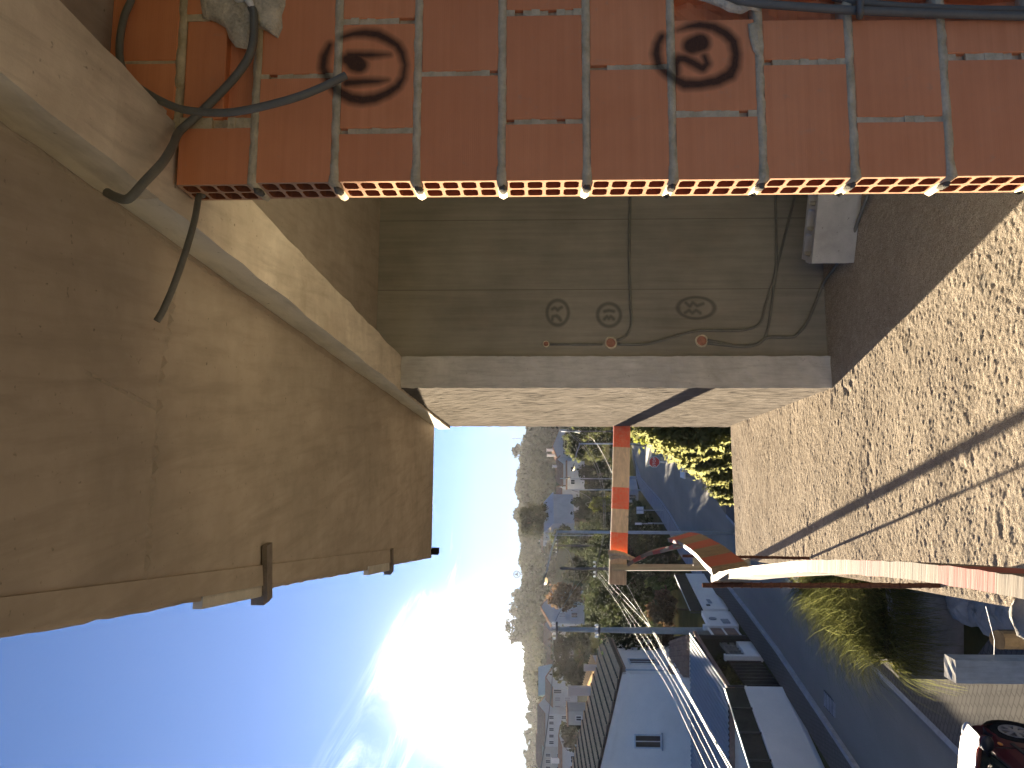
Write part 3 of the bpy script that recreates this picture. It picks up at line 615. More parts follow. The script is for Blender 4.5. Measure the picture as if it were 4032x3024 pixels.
for (x, y), r, lab in (((2405,1350), .034, 'round socket hole, middle one of the dark wall'), ((2763,1342), .036, 'round socket hole, lowest one of the dark wall'), ((2150,1354), .018, 'small socket hole, topmost one of the dark wall')):
    c = onDk(x, y, .004); e = empty('socket_hole', c, lab, 'socket', 'socket holes in the dark wall')
    mb = MB(); k = 14; vs = []
    for rr, t in ((r*1.25,.002),(r*1.1,-.008),(r*.95,-.008),(r*.9,.006)): vs += [dwd*(rr*math.cos(2*math.pi*i/k)*random.uniform(.95,1.05))+Vector((0,0,rr*math.sin(2*math.pi*i/k)))+ad*t for i in range(k)]
    mb.add(vs, [(j*k+i, j*k+(i+1)%k, (j+1)*k+(i+1)%k, (j+1)*k+i) for j in range(3) for i in range(k)]); mb.build('plaster_rim', M_PLASTER, e)
    mb = MB(); mb.add([dwd*(r*.9*math.cos(2*math.pi*i/k))+Vector((0,0,r*.9*math.sin(2*math.pi*i/k)))-ad*random.uniform(-.001,.003) for i in range(k)]+[Vector(-ad*.004)], [(i,(i+1)%k,k) for i in range(k)]); mb.build('plug', M_RED, e)

# ------------------------------------------------------------------ hollow concrete block
M_BLOCK = concrete('concrete_block', (.33,.32,.31), (.50,.49,.47), None, 14, .7, .006, 6)
def hollow_block(p0, p1, h, dep):
    d = (p1-p0); L = .50; d.normalize(); n = Vector((-d.y, d.x, 0)); mb = MB(); e = empty('hollow_block', p0, 'grey hollow concrete block standing on the floor by the brick wall', 'block')
    us = [0, .03, .165, .185, .315, .335, .47, .50]; ts = [0, .03, dep-.03, dep]
    P = lambda u, t, z: d*u+n*t+Vector((0,0,z))
    for i in range(7):
        for j in range(3):
            u0, u1, t0, t1 = us[i], us[i+1], ts[j], ts[j+1]
            if i % 2 == 1 and j == 1:
                r = .02; o = [(u0+r,t0),(u1-r,t0),(u1,t0+r),(u1,t1-r),(u1-r,t1),(u0+r,t1),(u0,t1-r),(u0,t0+r)]
                mb.add([P(a,b,h) for a,b in o]+[P(a,b,.03) for a,b in o], [(k,(k+1)%8,8+(k+1)%8,8+k) for k in range(8)]+[tuple(range(8,16))])
                mb.add([P(a,b,h) for a,b in ((u0,t0),(u0+r,t0),(u0,t0+r),(u1,t0),(u1,t0+r),(u1-r,t0),(u1,t1),(u1-r,t1),(u1,t1-r),(u0,t1),(u0,t1-r),(u0+r,t1))], [(0,1,2),(3,4,5),(6,7,8),(9,10,11)])
            else: mb.add([P(u0,t0,h),P(u1,t0,h),P(u1,t1,h),P(u0,t1,h)], [(0,1,2,3)])
    for a, b in (((0,0),(L,0)),((L,0),(L,dep)),((L,dep),(0,dep)),((0,dep),(0,0))): mb.add([P(*a,0),P(*b,0),P(*b,h),P(*a,h)], [(0,1,2,3)])
    mb.build('block_shell', M_BLOCK, e, fix=False)
    # grooved end with a raised rib, as such blocks have
    r = MB(); r.box(P(-.006, dep/2, h/2), (.012, dep*.35, h*.96), Matrix.Rotation(math.atan2(d.y,d.x),3,'Z')); r.build('end_rib', M_BLOCK, e)
hollow_block(onZ(3362,1035,HZ+.004), onZ(3388,816,HZ+.004), .252, .19)

# ------------------------------------------------------------------ guard rails on the slab edge
def wood_material(name, c, axis_scale, stripes=None, red=(.42,.085,.05)):
    t = NT(name); p = t.obj(); g = t.noise(t.mapp(p, axis_scale), 1, 6, .65, .6); b = t.noise(p, 6, 4, .6)
    base = t.ramp(t.math('ADD', t.math('MULTIPLY', g, .6), t.math('MULTIPLY', b, .4)), [(.3, sc(c, .6)), (.68, sc(c, 1.25))])
    kn = t.noise(p, 11, 2, .5); base = t.mix(t.math('MULTIPLY', t.math('SUBTRACT', .33, kn), 8, clamp=True), base, sc(c, .3))
    if stripes:
        at = t.n('ShaderNodeAttribute', attribute_name='red_paint'); wear = t.noise(p, 30, 4, .7)
        base = t.mix(t.math('MULTIPLY', at.outputs['Fac'], t.math('MULTIPLY_ADD', wear, .9, .42, clamp=True)), base, red)
    return t.bsdf(base, .8, t.bump(g, .35, .003), spec=.2)
M_WOOD = wood_material('weathered_plank', (.50,.37,.23), (2, 40, 40)); M_WOODS = wood_material('sun_dimmed_striped_plank', (.25,.185,.115), (2, 40, 40), True); M_WOODF = wood_material('shade_lifted_striped_plank', (.72,.56,.37), (2, 40, 40), True, (.86,.15,.075)); M_POST = wood_material('post_timber', (.36,.31,.20), (40, 40, 2))  # one striped wood: darker copy for sunlit boards, brighter copy for the shaded one
def plank(name, path, up, w, th, reds, mat, label, cat, group=None, edge=None, ups=None):
    """bent plank: path = top-edge centreline, w = height of the board along -up, th = thickness; reds = painted spans (0..1)"""
    P = smooth_path(path, 8); c = P[0].copy(); n = len(P)
    L = [0]
    for i in range(1, n): L.append(L[-1]+(P[i]-P[i-1]).length)
    cuts = sorted(set([l/L[-1] for l in L]+[r for a in reds for r in a])); Q = []
    for f in cuts:
        s = f*L[-1]; i = max(0, min(n-2, max(k for k in range(n) if L[k] <= s+1e-9))); t = (s-L[i])/max(1e-9, L[i+1]-L[i]); Q.append(P[i].lerp(P[i+1], min(1, t)))
    vs = []; m_ = len(Q)
    for i, p in enumerate(Q):
        tg = (Q[min(i+1,m_-1)]-Q[max(i-1,0)]).normalized(); u = Vector(up) if ups is None else Vector(ups[0]).lerp(Vector(ups[1]), i/(m_-1)); u = (u-tg*u.dot(tg)).normalized(); s = tg.cross(u).normalized(); j = lambda: random.uniform(-.0015,.0015)
        vs += [p-c+s*(th/2+j()), p-c-s*(th/2+j()), p-c-s*(th/2)-u*(w+j()), p-c+s*(th/2)-u*(w+j())]
    fs = [(i*4+k, i*4+(k+1)%4, i*4+4+(k+1)%4, i*4+4+k) for i in range(m_-1) for k in range(4)]+[(0,1,2,3), ((m_-1)*4+3,(m_-1)*4+2,(m_-1)*4+1,(m_-1)*4)]
    me = bpy.data.meshes.new(name); me.from_pydata([tuple(v) for v in vs], [], fs); me.materials.append(mat)
    bm = bmesh.new(); bm.from_mesh(me); bmesh.ops.recalc_face_normals(bm, faces=bm.faces); bm.to_mesh(me); bm.free()
    a = me.attributes.new('red_paint', 'FLOAT', 'FACE'); vals = []
    for pl in me.polygons:
        idx = [v//4 for v in pl.vertices]; f = (cuts[min(idx)]+cuts[max(idx)])/2; vals.append(1.0 if any(x <= f <= y for x, y in reds) else 0.0)
    a.data.foreach_set('value', vals)
    o = bpy.data.objects.new(name, me); COL.objects.link(o); o.location = c; tag(o, label, cat, group); return o
Yb0, Yb1 = 7.86, 7.50
pa, pb = atY(2416,1672,Yb0), atY(2402,2185,Yb1+.05)
fy = lambda y: (y-1672)/(2185-1672)
plank('striped_board', [pa, (pa+pb)/2+Vector((0,0,-.003)), pb], (0,0,1), .168, .028, [(0,fy(1763)),(fy(1923),fy(2007)),(fy(2098),fy(2177))], M_WOODF, 'straight guard board painted with wide red bands between pier and corner', 'guard board', 'guard boards on the slab edge')
pa, pb = atY(2400,2180,Yb1-.02), atY(2397,2300,Yb1-.08)
plank('end_board', [pa, pb], (0,0,1), .166, .026, [], M_WOOD, 'short plain board lapped over the end of the striped board', 'guard board', 'guard boards on the slab edge')
# split log-like batten end wrapped over the lap
mb = MB(); mb.tube([atY(2398,2180,7.40), atY(2420,2176,7.38), atY(2455,2182,7.36), atY(2486,2196,7.33), atY(2508,2203,7.3)], .030, 8, .012); mb.tube([atY(2400,2196,7.40), atY(2440,2190,7.38), atY(2500,2206,7.32)], .022, 7, .014)
tag(mb.build('split_batten', M_WOOD, None, True), 'rough split piece of wood hanging over the board lap', 'batten')
plank('warped_board', [atY(2470,2226,7.36), atY(2513,2197,7.2), atY(2558,2180,7.0), atY(2603,2170,6.7), atY(2640,2156,6.35), atY(2662,2143,6.05)], (0,0,1), .13, .030, [(.08,.18),(.36,.50),(.74,.86)], M_WOODS, 'twisted narrow board with worn red and white bands at the corner', 'guard board', 'guard boards on the slab edge', ups=((-.55,.2,.8),(-.1,.1,1)))
plank('curved_board', [atY(2630,2127,6.1), atY(2667,2134,5.6), atY(2698,2154,5.1), atY(2739,2186,4.5), atY(2775,2226,4.0), atY(2803,2252,3.72)], (0,0,1), .172, .030, [(.04,.22),(.42,.60),(.80,.97)], M_WOODS, 'bowed guard board with its striped face turned to the slab', 'guard board', 'guard boards on the slab edge', ups=((-.26,-.16,.95),(-.16,-.12,.98)))
lp = [(2800,2288,3.82),(2814,2272,3.72),(2924,2252,3.12),(3118,2233,2.45),(3215,2229,2.22),(3442,2238,1.84),(3700,2262,1.54),(4032,2316,1.27),(4400,2380,1.07)]
plank('long_board', [atY(*p) for p in lp], (0,0,1), .15, .036, [(.30,.38),(.52,.60),(.68,.74),(.83,.90)], M_WOODS, 'long bowed guard board seen along its sunlit top edge, nearest the camera', 'guard board', 'guard boards on the slab edge', ups=((.04,-.06,1),(.04,-.04,1)))
M_DARKBLK = simple('dark_block', (.02,.017,.014), .9, .2, 20); M_RUST = simple('rusty_steel', (.10,.048,.03), .75, .35, 60, .3, 300, .002)
def rebar(p0, p1, label, r=.010):
    mb = MB(); c = Vector(p0); p1 = Vector(p1)-c; n = 24
    for k in range(1): mb.tube([p1*(i/n)+Vector((.0015*math.sin(i*1.3), .0015*math.cos(i*1.7), 0)) for i in range(n+1)], r, 8)
    for k in range(1, n): mb.tube([p1*(k/n)-p1.normalized()*.004, p1*(k/n)+p1.normalized()*.004], r*1.18, 8)
    o = mb.build('steel_rod', M_RUST, None, True); o.location = c; tag(o, label, 'steel rod', 'steel rods holding the guard boards')
q = onZ(3186,2198,HZ); rebar(q, (q.x+.01, q.y, -1.02), 'short rusty steel rod standing between the guard boards, casting a thin shadow')
q = onZ(3700,2306,HZ); rebar(q, (q.x-.01, q.y+.01, -.79), 'tall rusty steel rod holding up the long bowed board', .012)
q = onZ(2955,2199,HZ)
mb = MB(); mb.box((0,0,.235), (.042,.042,.47)); mb.box((.0,-.0,.49), (.06,.06,.05)); o = mb.build('timber_stub', M_POST); o.location = (q.x-.04, q.y+.02, HZ); tag(o, 'short timber stub behind the curved board on the slab corner', 'post')
mb = MB(); mb.box((0,0,.61), (.058,.058,1.32)); o = mb.build('corner_post', M_POST); o.location = (-1.765, 7.47, HZ-.05); o.rotation_euler = (.01,-.008,.3); tag(o, 'slim upright timber post at the far slab corner', 'post')
# brackets hanging from the slab edge
M_STEEL = simple('dull_steel', (.16,.13,.10), .6, .3, 30, metallic=.3); M_PLY = simple('pale_plywood', (.45,.42,.35), .7, .2, 14)
def bracket(px, y0, y1, z, wd, label, plate=None):
    a, b = onZ(px, y0, z), onZ(px, y1, z); e = empty('edge_bracket', a, label, 'bracket', 'formwork brackets under the slab edge')
    d = (b-a); L = d.length; mb = MB(); mb.box(d/2, (L, wd, .02), Matrix.Rotation(math.atan2(d.y, d.x), 3, 'Z')); mb.box(d*.97+Vector((0,0,.025)), (.035, wd*1.15, .05), Matrix.Rotation(math.atan2(d.y, d.x), 3, 'Z')); mb.build('arm', M_STEEL, e)
    if plate:
        p = MB(); q = d*.93+Vector((0,0,.03)); u = -cdir; k = Vector((u.y,-u.x,0))
        p.hexa([q+Vector((0,0,-.02)), q+k*.09+Vector((0,0,-.02)), q+k*.09-u*plate+Vector((0,0,-.02)), q-u*plate+Vector((0,0,-.02))], [q+Vector((0,0,.01)), q+k*.09+Vector((0,0,.01)), q+k*.09-u*plate+Vector((0,0,.01)), q-u*plate+Vector((0,0,.01))]); p.build('plank', M_PLY, e)
bracket(1052, 2142, 2362, CEI-.016, .058, 'rusty bracket arm poking out below the slab edge with a pale plank end', .55)
bracket(1542, 2162, 2252, CEI-.016, .05, 'smaller bracket arm farther along the slab edge', .7)
q = onZ(1722, 2150, CEI-.03); mb = MB(); mb.box((0,0,0), (.05,.10,.07)); o = mb.build('timber_block', M_DARKBLK); o.location = (q.x-.01, 7.43, CEI-.034); tag(o, 'small timber block under the far slab edge', 'timber block')
# ================================================================== OUTDOORS
M_GROUND = simple('dry_grass_ground', (.075,.070,.030), 1.0, .4, .5, .6, 3, .05, spec=0.0)
M_ASPH = None
def asphalt():
    t = NT('asphalt'); p = t.pos(); pt = t.n('ShaderNodeTexVoronoi'); pt.inputs['Scale'].default_value = .35; t.l(p, pt.inputs['Vector']); a = t.math('ADD', t.math('MULTIPLY', t.noise(p, .35, 4, .6), .75), t.math('MULTIPLY', t.vm('DOT_PRODUCT', pt.outputs['Color'], (.33,.33,.33)), .25)); b = t.noise(p, 45, 3, .7); tr = t.noise(t.mapp(p, (1.1, .05, 1)), 1.0, 3, .5)
    base = t.ramp(t.math('ADD', t.math('MULTIPLY', a, .35), t.math('ADD', t.math('MULTIPLY', b, .3), t.math('MULTIPLY', tr, .35))), [(.35, (.20,.178,.145)), (.65, (.30,.27,.22))])
    return t.bsdf(base, .9, t.bump(b, .5, .006), spec=.04)
M_ASPH = asphalt()
def paver_mat(name, c, sx, sy, rot=0):
    t = NT(name); p = t.mapp(t.pos(), (1,1,1), (0,0,rot)); bk = t.n('ShaderNodeTexBrick'); t.l(p, bk.inputs['Vector']); bk.inputs['Scale'].default_value = 1; bk.inputs['Brick Width'].default_value = sx; bk.inputs['Row Height'].default_value = sy; bk.inputs['Mortar Size'].default_value = .012
    bk.inputs['Color1'].default_value = (*sc(c, .93), 1); bk.inputs['Color2'].default_value = (*sc(c, 1.1), 1); bk.inputs['Mortar'].default_value = (*sc(c, .66), 1)
    n = t.noise(t.pos(), 1.3, 4, .6); col = t.mix(t.math('MULTIPLY', n, .55), bk.outputs[0], sc(c, .55)); return t.bsdf(col, .85, t.bump(bk.outputs['Fac'], -.5, .006), spec=0.0)
M_PAVE = paver_mat('grey_pavers', (.14,.132,.12), .21, .105, .4); M_SETT = paver_mat('stone_setts', (.16,.15,.13), .11, .11, .2); M_KERB = simple('kerb_stone', (.34,.34,.34), .85, .25, 3)
M_SIDEWALK = simple('concrete_walk', (.30,.30,.30), .85, .2, 1.2, .3, 20, .01)
M_DIRTC = simple('sandy_verge', (.24,.19,.13), .95, .3, 1.5, .5, 20, .02)

SKYL = [(1400,2075),(1600,2072),(1685,2068),(1715,2060),(1760,2047),(1800,2043),(1840,2044),(1890,2036),(1925,2028),(1950,2035),(1985,2043),(2030,2033),(2060,2040),(2100,2043),(2165,2052),(2200,2040),(2240,2051),(2275,2053),(2310,2046),(2340,2040),(2400,2032),(2460,2025),(2500,2028),(2525,2052),(2600,2062),(2650,2056),(2700,2061),(2740,2075),(2755,2092),(2800,2090),(2850,2094),(2900,2090),(2950,2085),(2980,2085),(3024,2090),(3200,2088)]
YH = 520.0
_sx = np.array([ray(2050, y).x for y, x in SKYL])[::-1]; _sz = np.array([ray(x, y).z for y, x in SKYL])[::-1]
def ridge_z(ax): return np.interp(ax, _sx, _sz)*YH
def G(x, y):
    x = np.asarray(x, float); y = np.asarray(y, float)
    base = np.where(y < 110, -6.1-.064*np.maximum(y, -60), -13.14)
    base = np.minimum(base, -6.1-.064*np.minimum(y, 110))
    yy = np.maximum(y, 1.0); rz = ridge_z(x/yy)-5.0
    t = np.clip((y-150)/(YH-150), 0, 1); rise = -13.14+(rz+13.14)*(t**1.25)
    z = np.where(y > 150, rise, base)
    z = np.where(y > YH, rz*np.clip(1-(y-YH)/400, .2, 1), z)
    bump = (vnoise(x*.02+5, y*.02+9, 21)-.5)*6*np.clip((y-170)/150, 0, 1)*np.clip((YH-y)/80, 0, 1)
    return z+bump
def Gz(x, y): return float(G(np.array([x]), np.array([y]))[0])
gx = np.concatenate([np.linspace(-820, -120, 40), np.linspace(-110, 60, 80), np.linspace(75, 620, 30)]); gy = np.concatenate([np.linspace(-230, -5, 20), np.linspace(0, 150, 60), np.linspace(155, 560, 80), np.linspace(575, 630, 6)])
XX, YY = np.meshgrid(gx, gy, indexing='ij'); ZZ = G(XX, YY)-.05
tag(grid_mesh('ground', np.stack([XX, YY, ZZ], -1), M_GROUND), 'ground falling to the valley and rising to a far ridge', kind='structure')
def strip(name, L, Rr, mat, dz, label, thick=None, kind='structure', n=4):  # L, R: lists of (x, y) edges with the same length
    mb = MB(); vs = []
    for a, b in zip(L, Rr):
        for k in range(n+1):
            x = a[0]+(b[0]-a[0])*k/n; y = a[1]+(b[1]-a[1])*k/n; vs.append((x, y, Gz(x, y)+dz))
    m_ = n+1; fs = [(i*m_+k, i*m_+k+1, (i+1)*m_+k+1, (i+1)*m_+k) for i in range(len(L)-1) for k in range(n)]
    mb.add(vs, fs)
    if thick:
        b0 = len(vs); k_ = len(L)
        mb.add([Vector(vs[i*m_])-Vector((0,0,thick)) for i in range(k_)]+[vs[i*m_] for i in range(k_)], [(i,i+1,k_+i+1,k_+i) for i in range(k_-1)])
        mb.add([Vector(vs[i*m_+n])-Vector((0,0,thick)) for i in range(k_)]+[vs[i*m_+n] for i in range(k_)], [(i,i+1,k_+i+1,k_+i) for i in range(k_-1)])
        mb.add([vs[0], vs[n], Vector(vs[n])-Vector((0,0,thick)), Vector(vs[0])-Vector((0,0,thick))], [(0,1,2,3)])
    o = mb.build(name, mat); return tag(o, label, kind=kind)
ys = [-60,-30,-10,0,8,12,16,20,25,30,35,40,46,52,58,65,72,80,90,98,104,108]
lx = lambda y: np.interp(y, [-60,14,24,34,40,50,62,78,92,108], [-8.9,-8.75,-8.5,-8.7,-9.1,-9.8,-9.6,-10.4,-11.0,-9.0])
rx = lambda y: np.interp(y, [-60,17,33,40,46,56,77,108], [-6.1,-6.05,-5.9,-5.3,-4.9,-4.85,-4.6,-2.0])
strip('road', [(lx(y), y) for y in ys], [(rx(y), y) for y in ys], M_ASPH, .0, 'narrow asphalt street running down the slope')
strip('side_road', [(-9.0,108),(-6,113),(0,117),(12,120),(40,122)], [(-2.0,106),(-1,107.5),(2,109),(13,112),(40,114)], M_DIRTC, .02, 'sunlit bend where the street turns right')
strip('left_sidewalk', [(lx(y)-.95 if y < 40 else lx(y)-1.25, y) for y in ys], [(lx(y)-.12, y) for y in ys], M_SETT, .10, 'stone sett footway along the garden walls')
strip('left_kerb', [(lx(y)-.118, y) for y in ys], [(lx(y)+.004, y) for y in ys], M_KERB, .106, 'kerb on the far side of the street', .14, n=1)
yw = [41,46,52,58,65,72,80,90,98]
strip('concrete_footpath', [(lx(y)-1.5, y) for y in yw], [(lx(y)-.13, y) for y in yw], M_SIDEWALK, .125, 'pale concrete footpath curving beside the street')
yr = [-20,0,4,8,11,12.9,16,20,25,30,34]
strip('right_kerb', [(rx(y)-.004, y) for y in yr], [(rx(y)+.12, y) for y in yr], M_KERB, .106, 'kerb on the building side of the street', .14, n=1)
strip('right_pavement', [(rx(y)+.118, y) for y in yr], [(-4.86 if y > 12 else -3.0, y) for y in [v if v != 12.9 else 12.8 for v in yr]], M_PAVE, .10, 'grey paver strip beside the kerb')
strip('concrete_yard', [(-3.0, y) for y in (-20,0,4,8,11,12.8)], [(.5, y) for y in (-20,0,4,8,11,12.8)], M_SIDEWALK, .11, 'grey concrete yard below the slab')
strip('sandy_verge', [(rx(y)+.02, y) for y in (30.5,33,36,39,43)], [(-1.5, y) for y in (30.5,33,36,39,43)], M_DIRTC, .06, 'sunlit sandy verge beyond the slab')

# ------------------------------------------------------------------ vegetation
F_DARK = foliage('dark_leaves', (.032,.038,.017), .5, .28); F_OLIVE = foliage('olive_leaves', (.060,.066,.026), .45, .4, (.13,.12,.04)); F_YEL = foliage('yellow_green_leaves', (.13,.14,.03), .5, .45, (.30,.27,.05))
F_AUT = foliage('autumn_leaves', (.115,.070,.036), .5, .35, (.19,.115,.055)); F_GREEN = foliage('garden_leaves', (.075,.10,.03), .5, .45, (.17,.19,.05)); F_DUSK = foliage('distant_leaves', (.034,.034,.017), .4, .2); F_HEDGE = foliage('hedge_leaves', (.13,.13,.052), .5, .58, (.17,.165,.062)); F_HEDGE2 = foliage('hedge_leaves_yellowing', (.15,.145,.055), .5, .58, (.20,.185,.068))
M_BARK = simple('bark', (.10,.075,.05), .95, .35, 8, .5, 40, .02)
def leaves(C, n, s, rs, flat=1.0, up=.0):                   # numpy: n leaf quads round centres C (k,3)
    idx = rs.randint(0, len(C), n); d = rs.normal(size=(n, 3)); d /= np.linalg.norm(d, axis=1, keepdims=True); d[:,2] = d[:,2]*flat+up; d /= np.linalg.norm(d, axis=1, keepdims=True)
    a = np.cross(d, rs.normal(size=(n, 3))); a /= np.linalg.norm(a, axis=1, keepdims=True)+1e-9; b = np.cross(d, a); return idx, a, b
def leaf_mesh(name, ctr, size, mat, rs, parent=None, aspect=1.6, kind=None):
    n = len(ctr); d = rs.normal(size=(n,3)); d /= np.linalg.norm(d, axis=1, keepdims=True); a = np.cross(d, rs.normal(size=(n,3))); a /= np.linalg.norm(a, axis=1, keepdims=True)+1e-9; b = np.cross(d, a)
    s = (size*rs.uniform(.55, 1.35, n))[:,None]; V = np.stack([ctr-a*s*aspect/2, ctr+b*s/2, ctr+a*s*aspect/2, ctr-b*s/2], 1).reshape(-1,3)
    me = bpy.data.meshes.new(name); me.vertices.add(4*n); me.vertices.foreach_set('co', V.reshape(-1).astype(np.float32)); me.loops.add(4*n); me.loops.foreach_set('vertex_index', np.arange(4*n, dtype=np.int32)); me.polygons.add(n); me.polygons.foreach_set('loop_start', np.arange(0, 4*n, 4, dtype=np.int32)); me.update(calc_edges=True); me.materials.append(mat)
    o = bpy.data.objects.new(name, me); COL.objects.link(o); o.parent = parent
    if kind: o['kind'] = kind
    return o
def crown_points(rs, n, rx_, ry_, rz_, clumps, spread, hollow=.35):
    c = rs.normal(size=(clumps, 3)); c /= np.linalg.norm(c, axis=1, keepdims=True); c *= (hollow+(1-hollow)*rs.rand(clumps)**.6)[:,None]*.88
    p = c[rs.randint(0, clumps, n)]+rs.normal(size=(n,3))*spread; return p*np.array([rx_, ry_, rz_])
def tree(name, label, cat, x, y, base, h, cw, ch, mat, n=1400, leaf=.28, seed=1, group=None, clumps=38, spread=.13, shape=1.0, trunk=True, hollow=.35):
    rs = np.random.RandomState(seed); e = empty(name, (x, y, base), label, cat, group)
    p = crown_points(rs, n, cw/2, cw/2*rs.uniform(.85,1.1), ch/2, clumps, spread, hollow)
    if shape < 1: k = 1-(1-shape)*np.clip((p[:,2]/(ch/2)+1)/2, 0, 1); p[:,0] *= k; p[:,1] *= k
    p[:,2] += h-ch/2; leaf_mesh('crown', p, leaf, mat, rs, e)
    if trunk:
        mb = MB(); th = h-ch*.45; mb.tube([(0,0,-.2), (.02*h,0,th*.5), (.0,.02*h,th)], .028*h, 8, .014*h)
        for k in range(5):
            a = 2*math.pi*k/5+seed; q = Vector((math.cos(a)*cw*.3, math.sin(a)*cw*.3, h-ch*rs.uniform(.25,.6))); mb.tube([(0,.012*h,th*.75), q*.5+Vector((0,0,th*.4)), q], .012*h, 6, .004*h)
        mb.build('trunk', M_BARK, e, True)
    return e
def tree_px(name, label, cat, y0, y1, xt, xb, Y, mat, n, leaf, seed, group=None, base=None, **k):  # crown spans photo y0..y1 across, top at xt, crown bottom at xb
    c = atY((xt+xb)/2, (y0+y1)/2, Y); cw = abs(y1-y0)/F_PX*Y; ch = abs(xb-xt)/F_PX*Y; zt = atY(xt, (y0+y1)/2, Y).z; b = Gz(c.x, Y) if base is None else base
    return tree(name, label, cat, c.x, Y, b, max(zt-b, ch), cw, ch, mat, n, leaf, seed, group, **k)
# forest on the far slope: one uncountable mass
def forest():
    rs = np.random.RandomState(5); pts = []
    N = 5200; fx = rs.uniform(-.62, .12, N); fy = rs.uniform(300, 535, N)**1.0; X = fx*fy; Y = fy; Z = G(X, Y)
    keep = rs.rand(N) < .82; X, Y, Z = X[keep], Y[keep], Z[keep]
    for x, y, z in zip(X, Y, Z):
        r = rs.uniform(2.2, 3.8); hh = rs.uniform(3.6, 6.0); k = 30; d = rs.normal(size=(k,3)); d /= np.linalg.norm(d, axis=1, keepdims=True); d *= rs.uniform(.55, 1, k)[:,None]
        pts.append(np.array([x, y, z+hh*.52])+d*np.array([r, r, hh*.5]))
    o = leaf_mesh('forest', np.concatenate(pts), 1.7, F_DUSK, rs, None, 1.2); tag(o, 'wooded far slope reading as one dark mass', 'woodland', kind='stuff')
forest()
RG = 'trees standing out along the ridge'
for i, (y0, y1, xt, xb, lab) in enumerate([(1748,1802,2014,2056,'bushy ridge tree just left of the thin mast'),(1838,1885,2033,2058,'low ridge tree with two heads, third from the pier'),(1992,2060,2020,2068,'ragged ridge tree straight above the tall street lamp'),(2322,2368,2012,2056,'small ridge tree beside the round star emblem'),(2368,2430,1998,2062,'open ridge tree close to the sun glare'),(2428,2500,1984,2050,'tallest ridge tree right by the sun'),(2490,2535,2006,2060,'ridge tree sloping down under the sun'),(2762,2800,2074,2100,'small ridge tree left of the sun'),(2800,2850,2068,2100,'ridge tree with a double crown left of the sun'),(2862,2920,2064,2098,'wide ridge tree over the long pale building'),(2925,2985,2062,2100,'dark ridge tree near the picture edge'),(2985,3040,2070,2100,'last ridge tree at the picture edge')]):
    tree_px('ridge_tree', lab, 'tree', y0, y1, xt, xb, YH-8, F_DUSK, 420, 1.15, 60+i, RG, clumps=16, spread=.16)
MT = 'trees between the valley houses'
mid = [(2455,2715,2165,2345,112,F_DUSK,2600,.42,'broad hazy tree mass behind the tiled roof ridge'),(1672,1822,2224,2412,82,F_OLIVE,2600,.26,'round olive tree with a lit rim beside the pier'),(2290,2402,2148,2300,122,F_AUT,1500,.40,'rusty topped tree in front of the pale gabled house'),(2290,2480,2275,2505,92,F_DARK,2400,.34,'big dark tree behind the cable bundle'),(1980,2125,2036,2185,150,F_DUSK,1500,.5,'tall tree rising through the ridge line'),(1955,2015,2318,2420,90,F_YEL,800,.26,'yellowish bush by the white signs'),(1800,1935,2270,2430,118,F_DARK,1500,.36,'dark tree below the blue white house'),(1925,2065,2240,2440,125,F_DARK,1900,.38,'dark tree in the valley middle'),(2055,2190,2225,2455,112,F_DARK,1900,.36,'dark tree behind the tall lamp pole'),(2180,2300,2200,2420,128,F_DUSK,1700,.40,'hazy tree around the wooden utility pole'),(2060,2160,2165,2250,138,F_OLIVE,900,.36,'olive tree covering the pale roofed house'),(1690,1790,2215,2270,150,F_DUSK,700,.42,'grey green tree hiding the white house wall'),(2560,2700,2310,2440,85,F_DUSK,1400,.34,'hazy tree behind the chimney'),(2840,2960,2205,2300,120,F_DUSK,1200,.4,'hazy tree left of the long pale building')]
for i, (y0, y1, xt, xb, Y, mt, n, lf, lab) in enumerate(mid): tree_px('valley_tree', lab, 'tree', y0, y1, xt, xb, Y, mt, n, lf, 100+i, MT)
GT = 'garden trees by the street'
gard = [(2245,2335,2545,2672,52,F_GREEN,2200,.17,'bright green garden tree over the dark screen'),(2325,2475,2552,2668,48,F_AUT,3000,.16,'reddish autumn tree above the white garden wall'),(2285,2395,2468,2570,64,F_GREEN,1500,.2,'leafy green tree under the end of the boards'),(2475,2545,2588,2652,42,F_AUT,1000,.14,'small brown tree behind the concrete pole'),(1684,1760,2468,2508,105,F_YEL,700,.26,'sunlit yellow bush where the street bends')]
for i, (y0, y1, xt, xb, Y, mt, n, lf, lab) in enumerate(gard): tree_px('garden_tree', lab, 'tree', y0, y1, xt, xb, Y, mt, n, lf, 140+i, GT)
gs = [(-10.7,27.2,1.5,F_OLIVE,'dark bush behind the lattice wall'),(-10.6,28.6,1.6,F_DARK,'dark bush beside the white gate'),(-11.0,31.0,1.7,F_GREEN,'orange flowered bush behind the vented wall'),(-10.9,25.9,1.2,F_OLIVE,'low bush by the carport')]
for i, (x, y, h, mt, lab) in enumerate(gs): tree('garden_bush', lab, 'bush', x, y, Gz(x,y), h, 1.7, h*.95, mt, 900, .12, 160+i, 'bushes in the gardens', trunk=False)
HG = 'shrubs of the hedge beyond the slab'
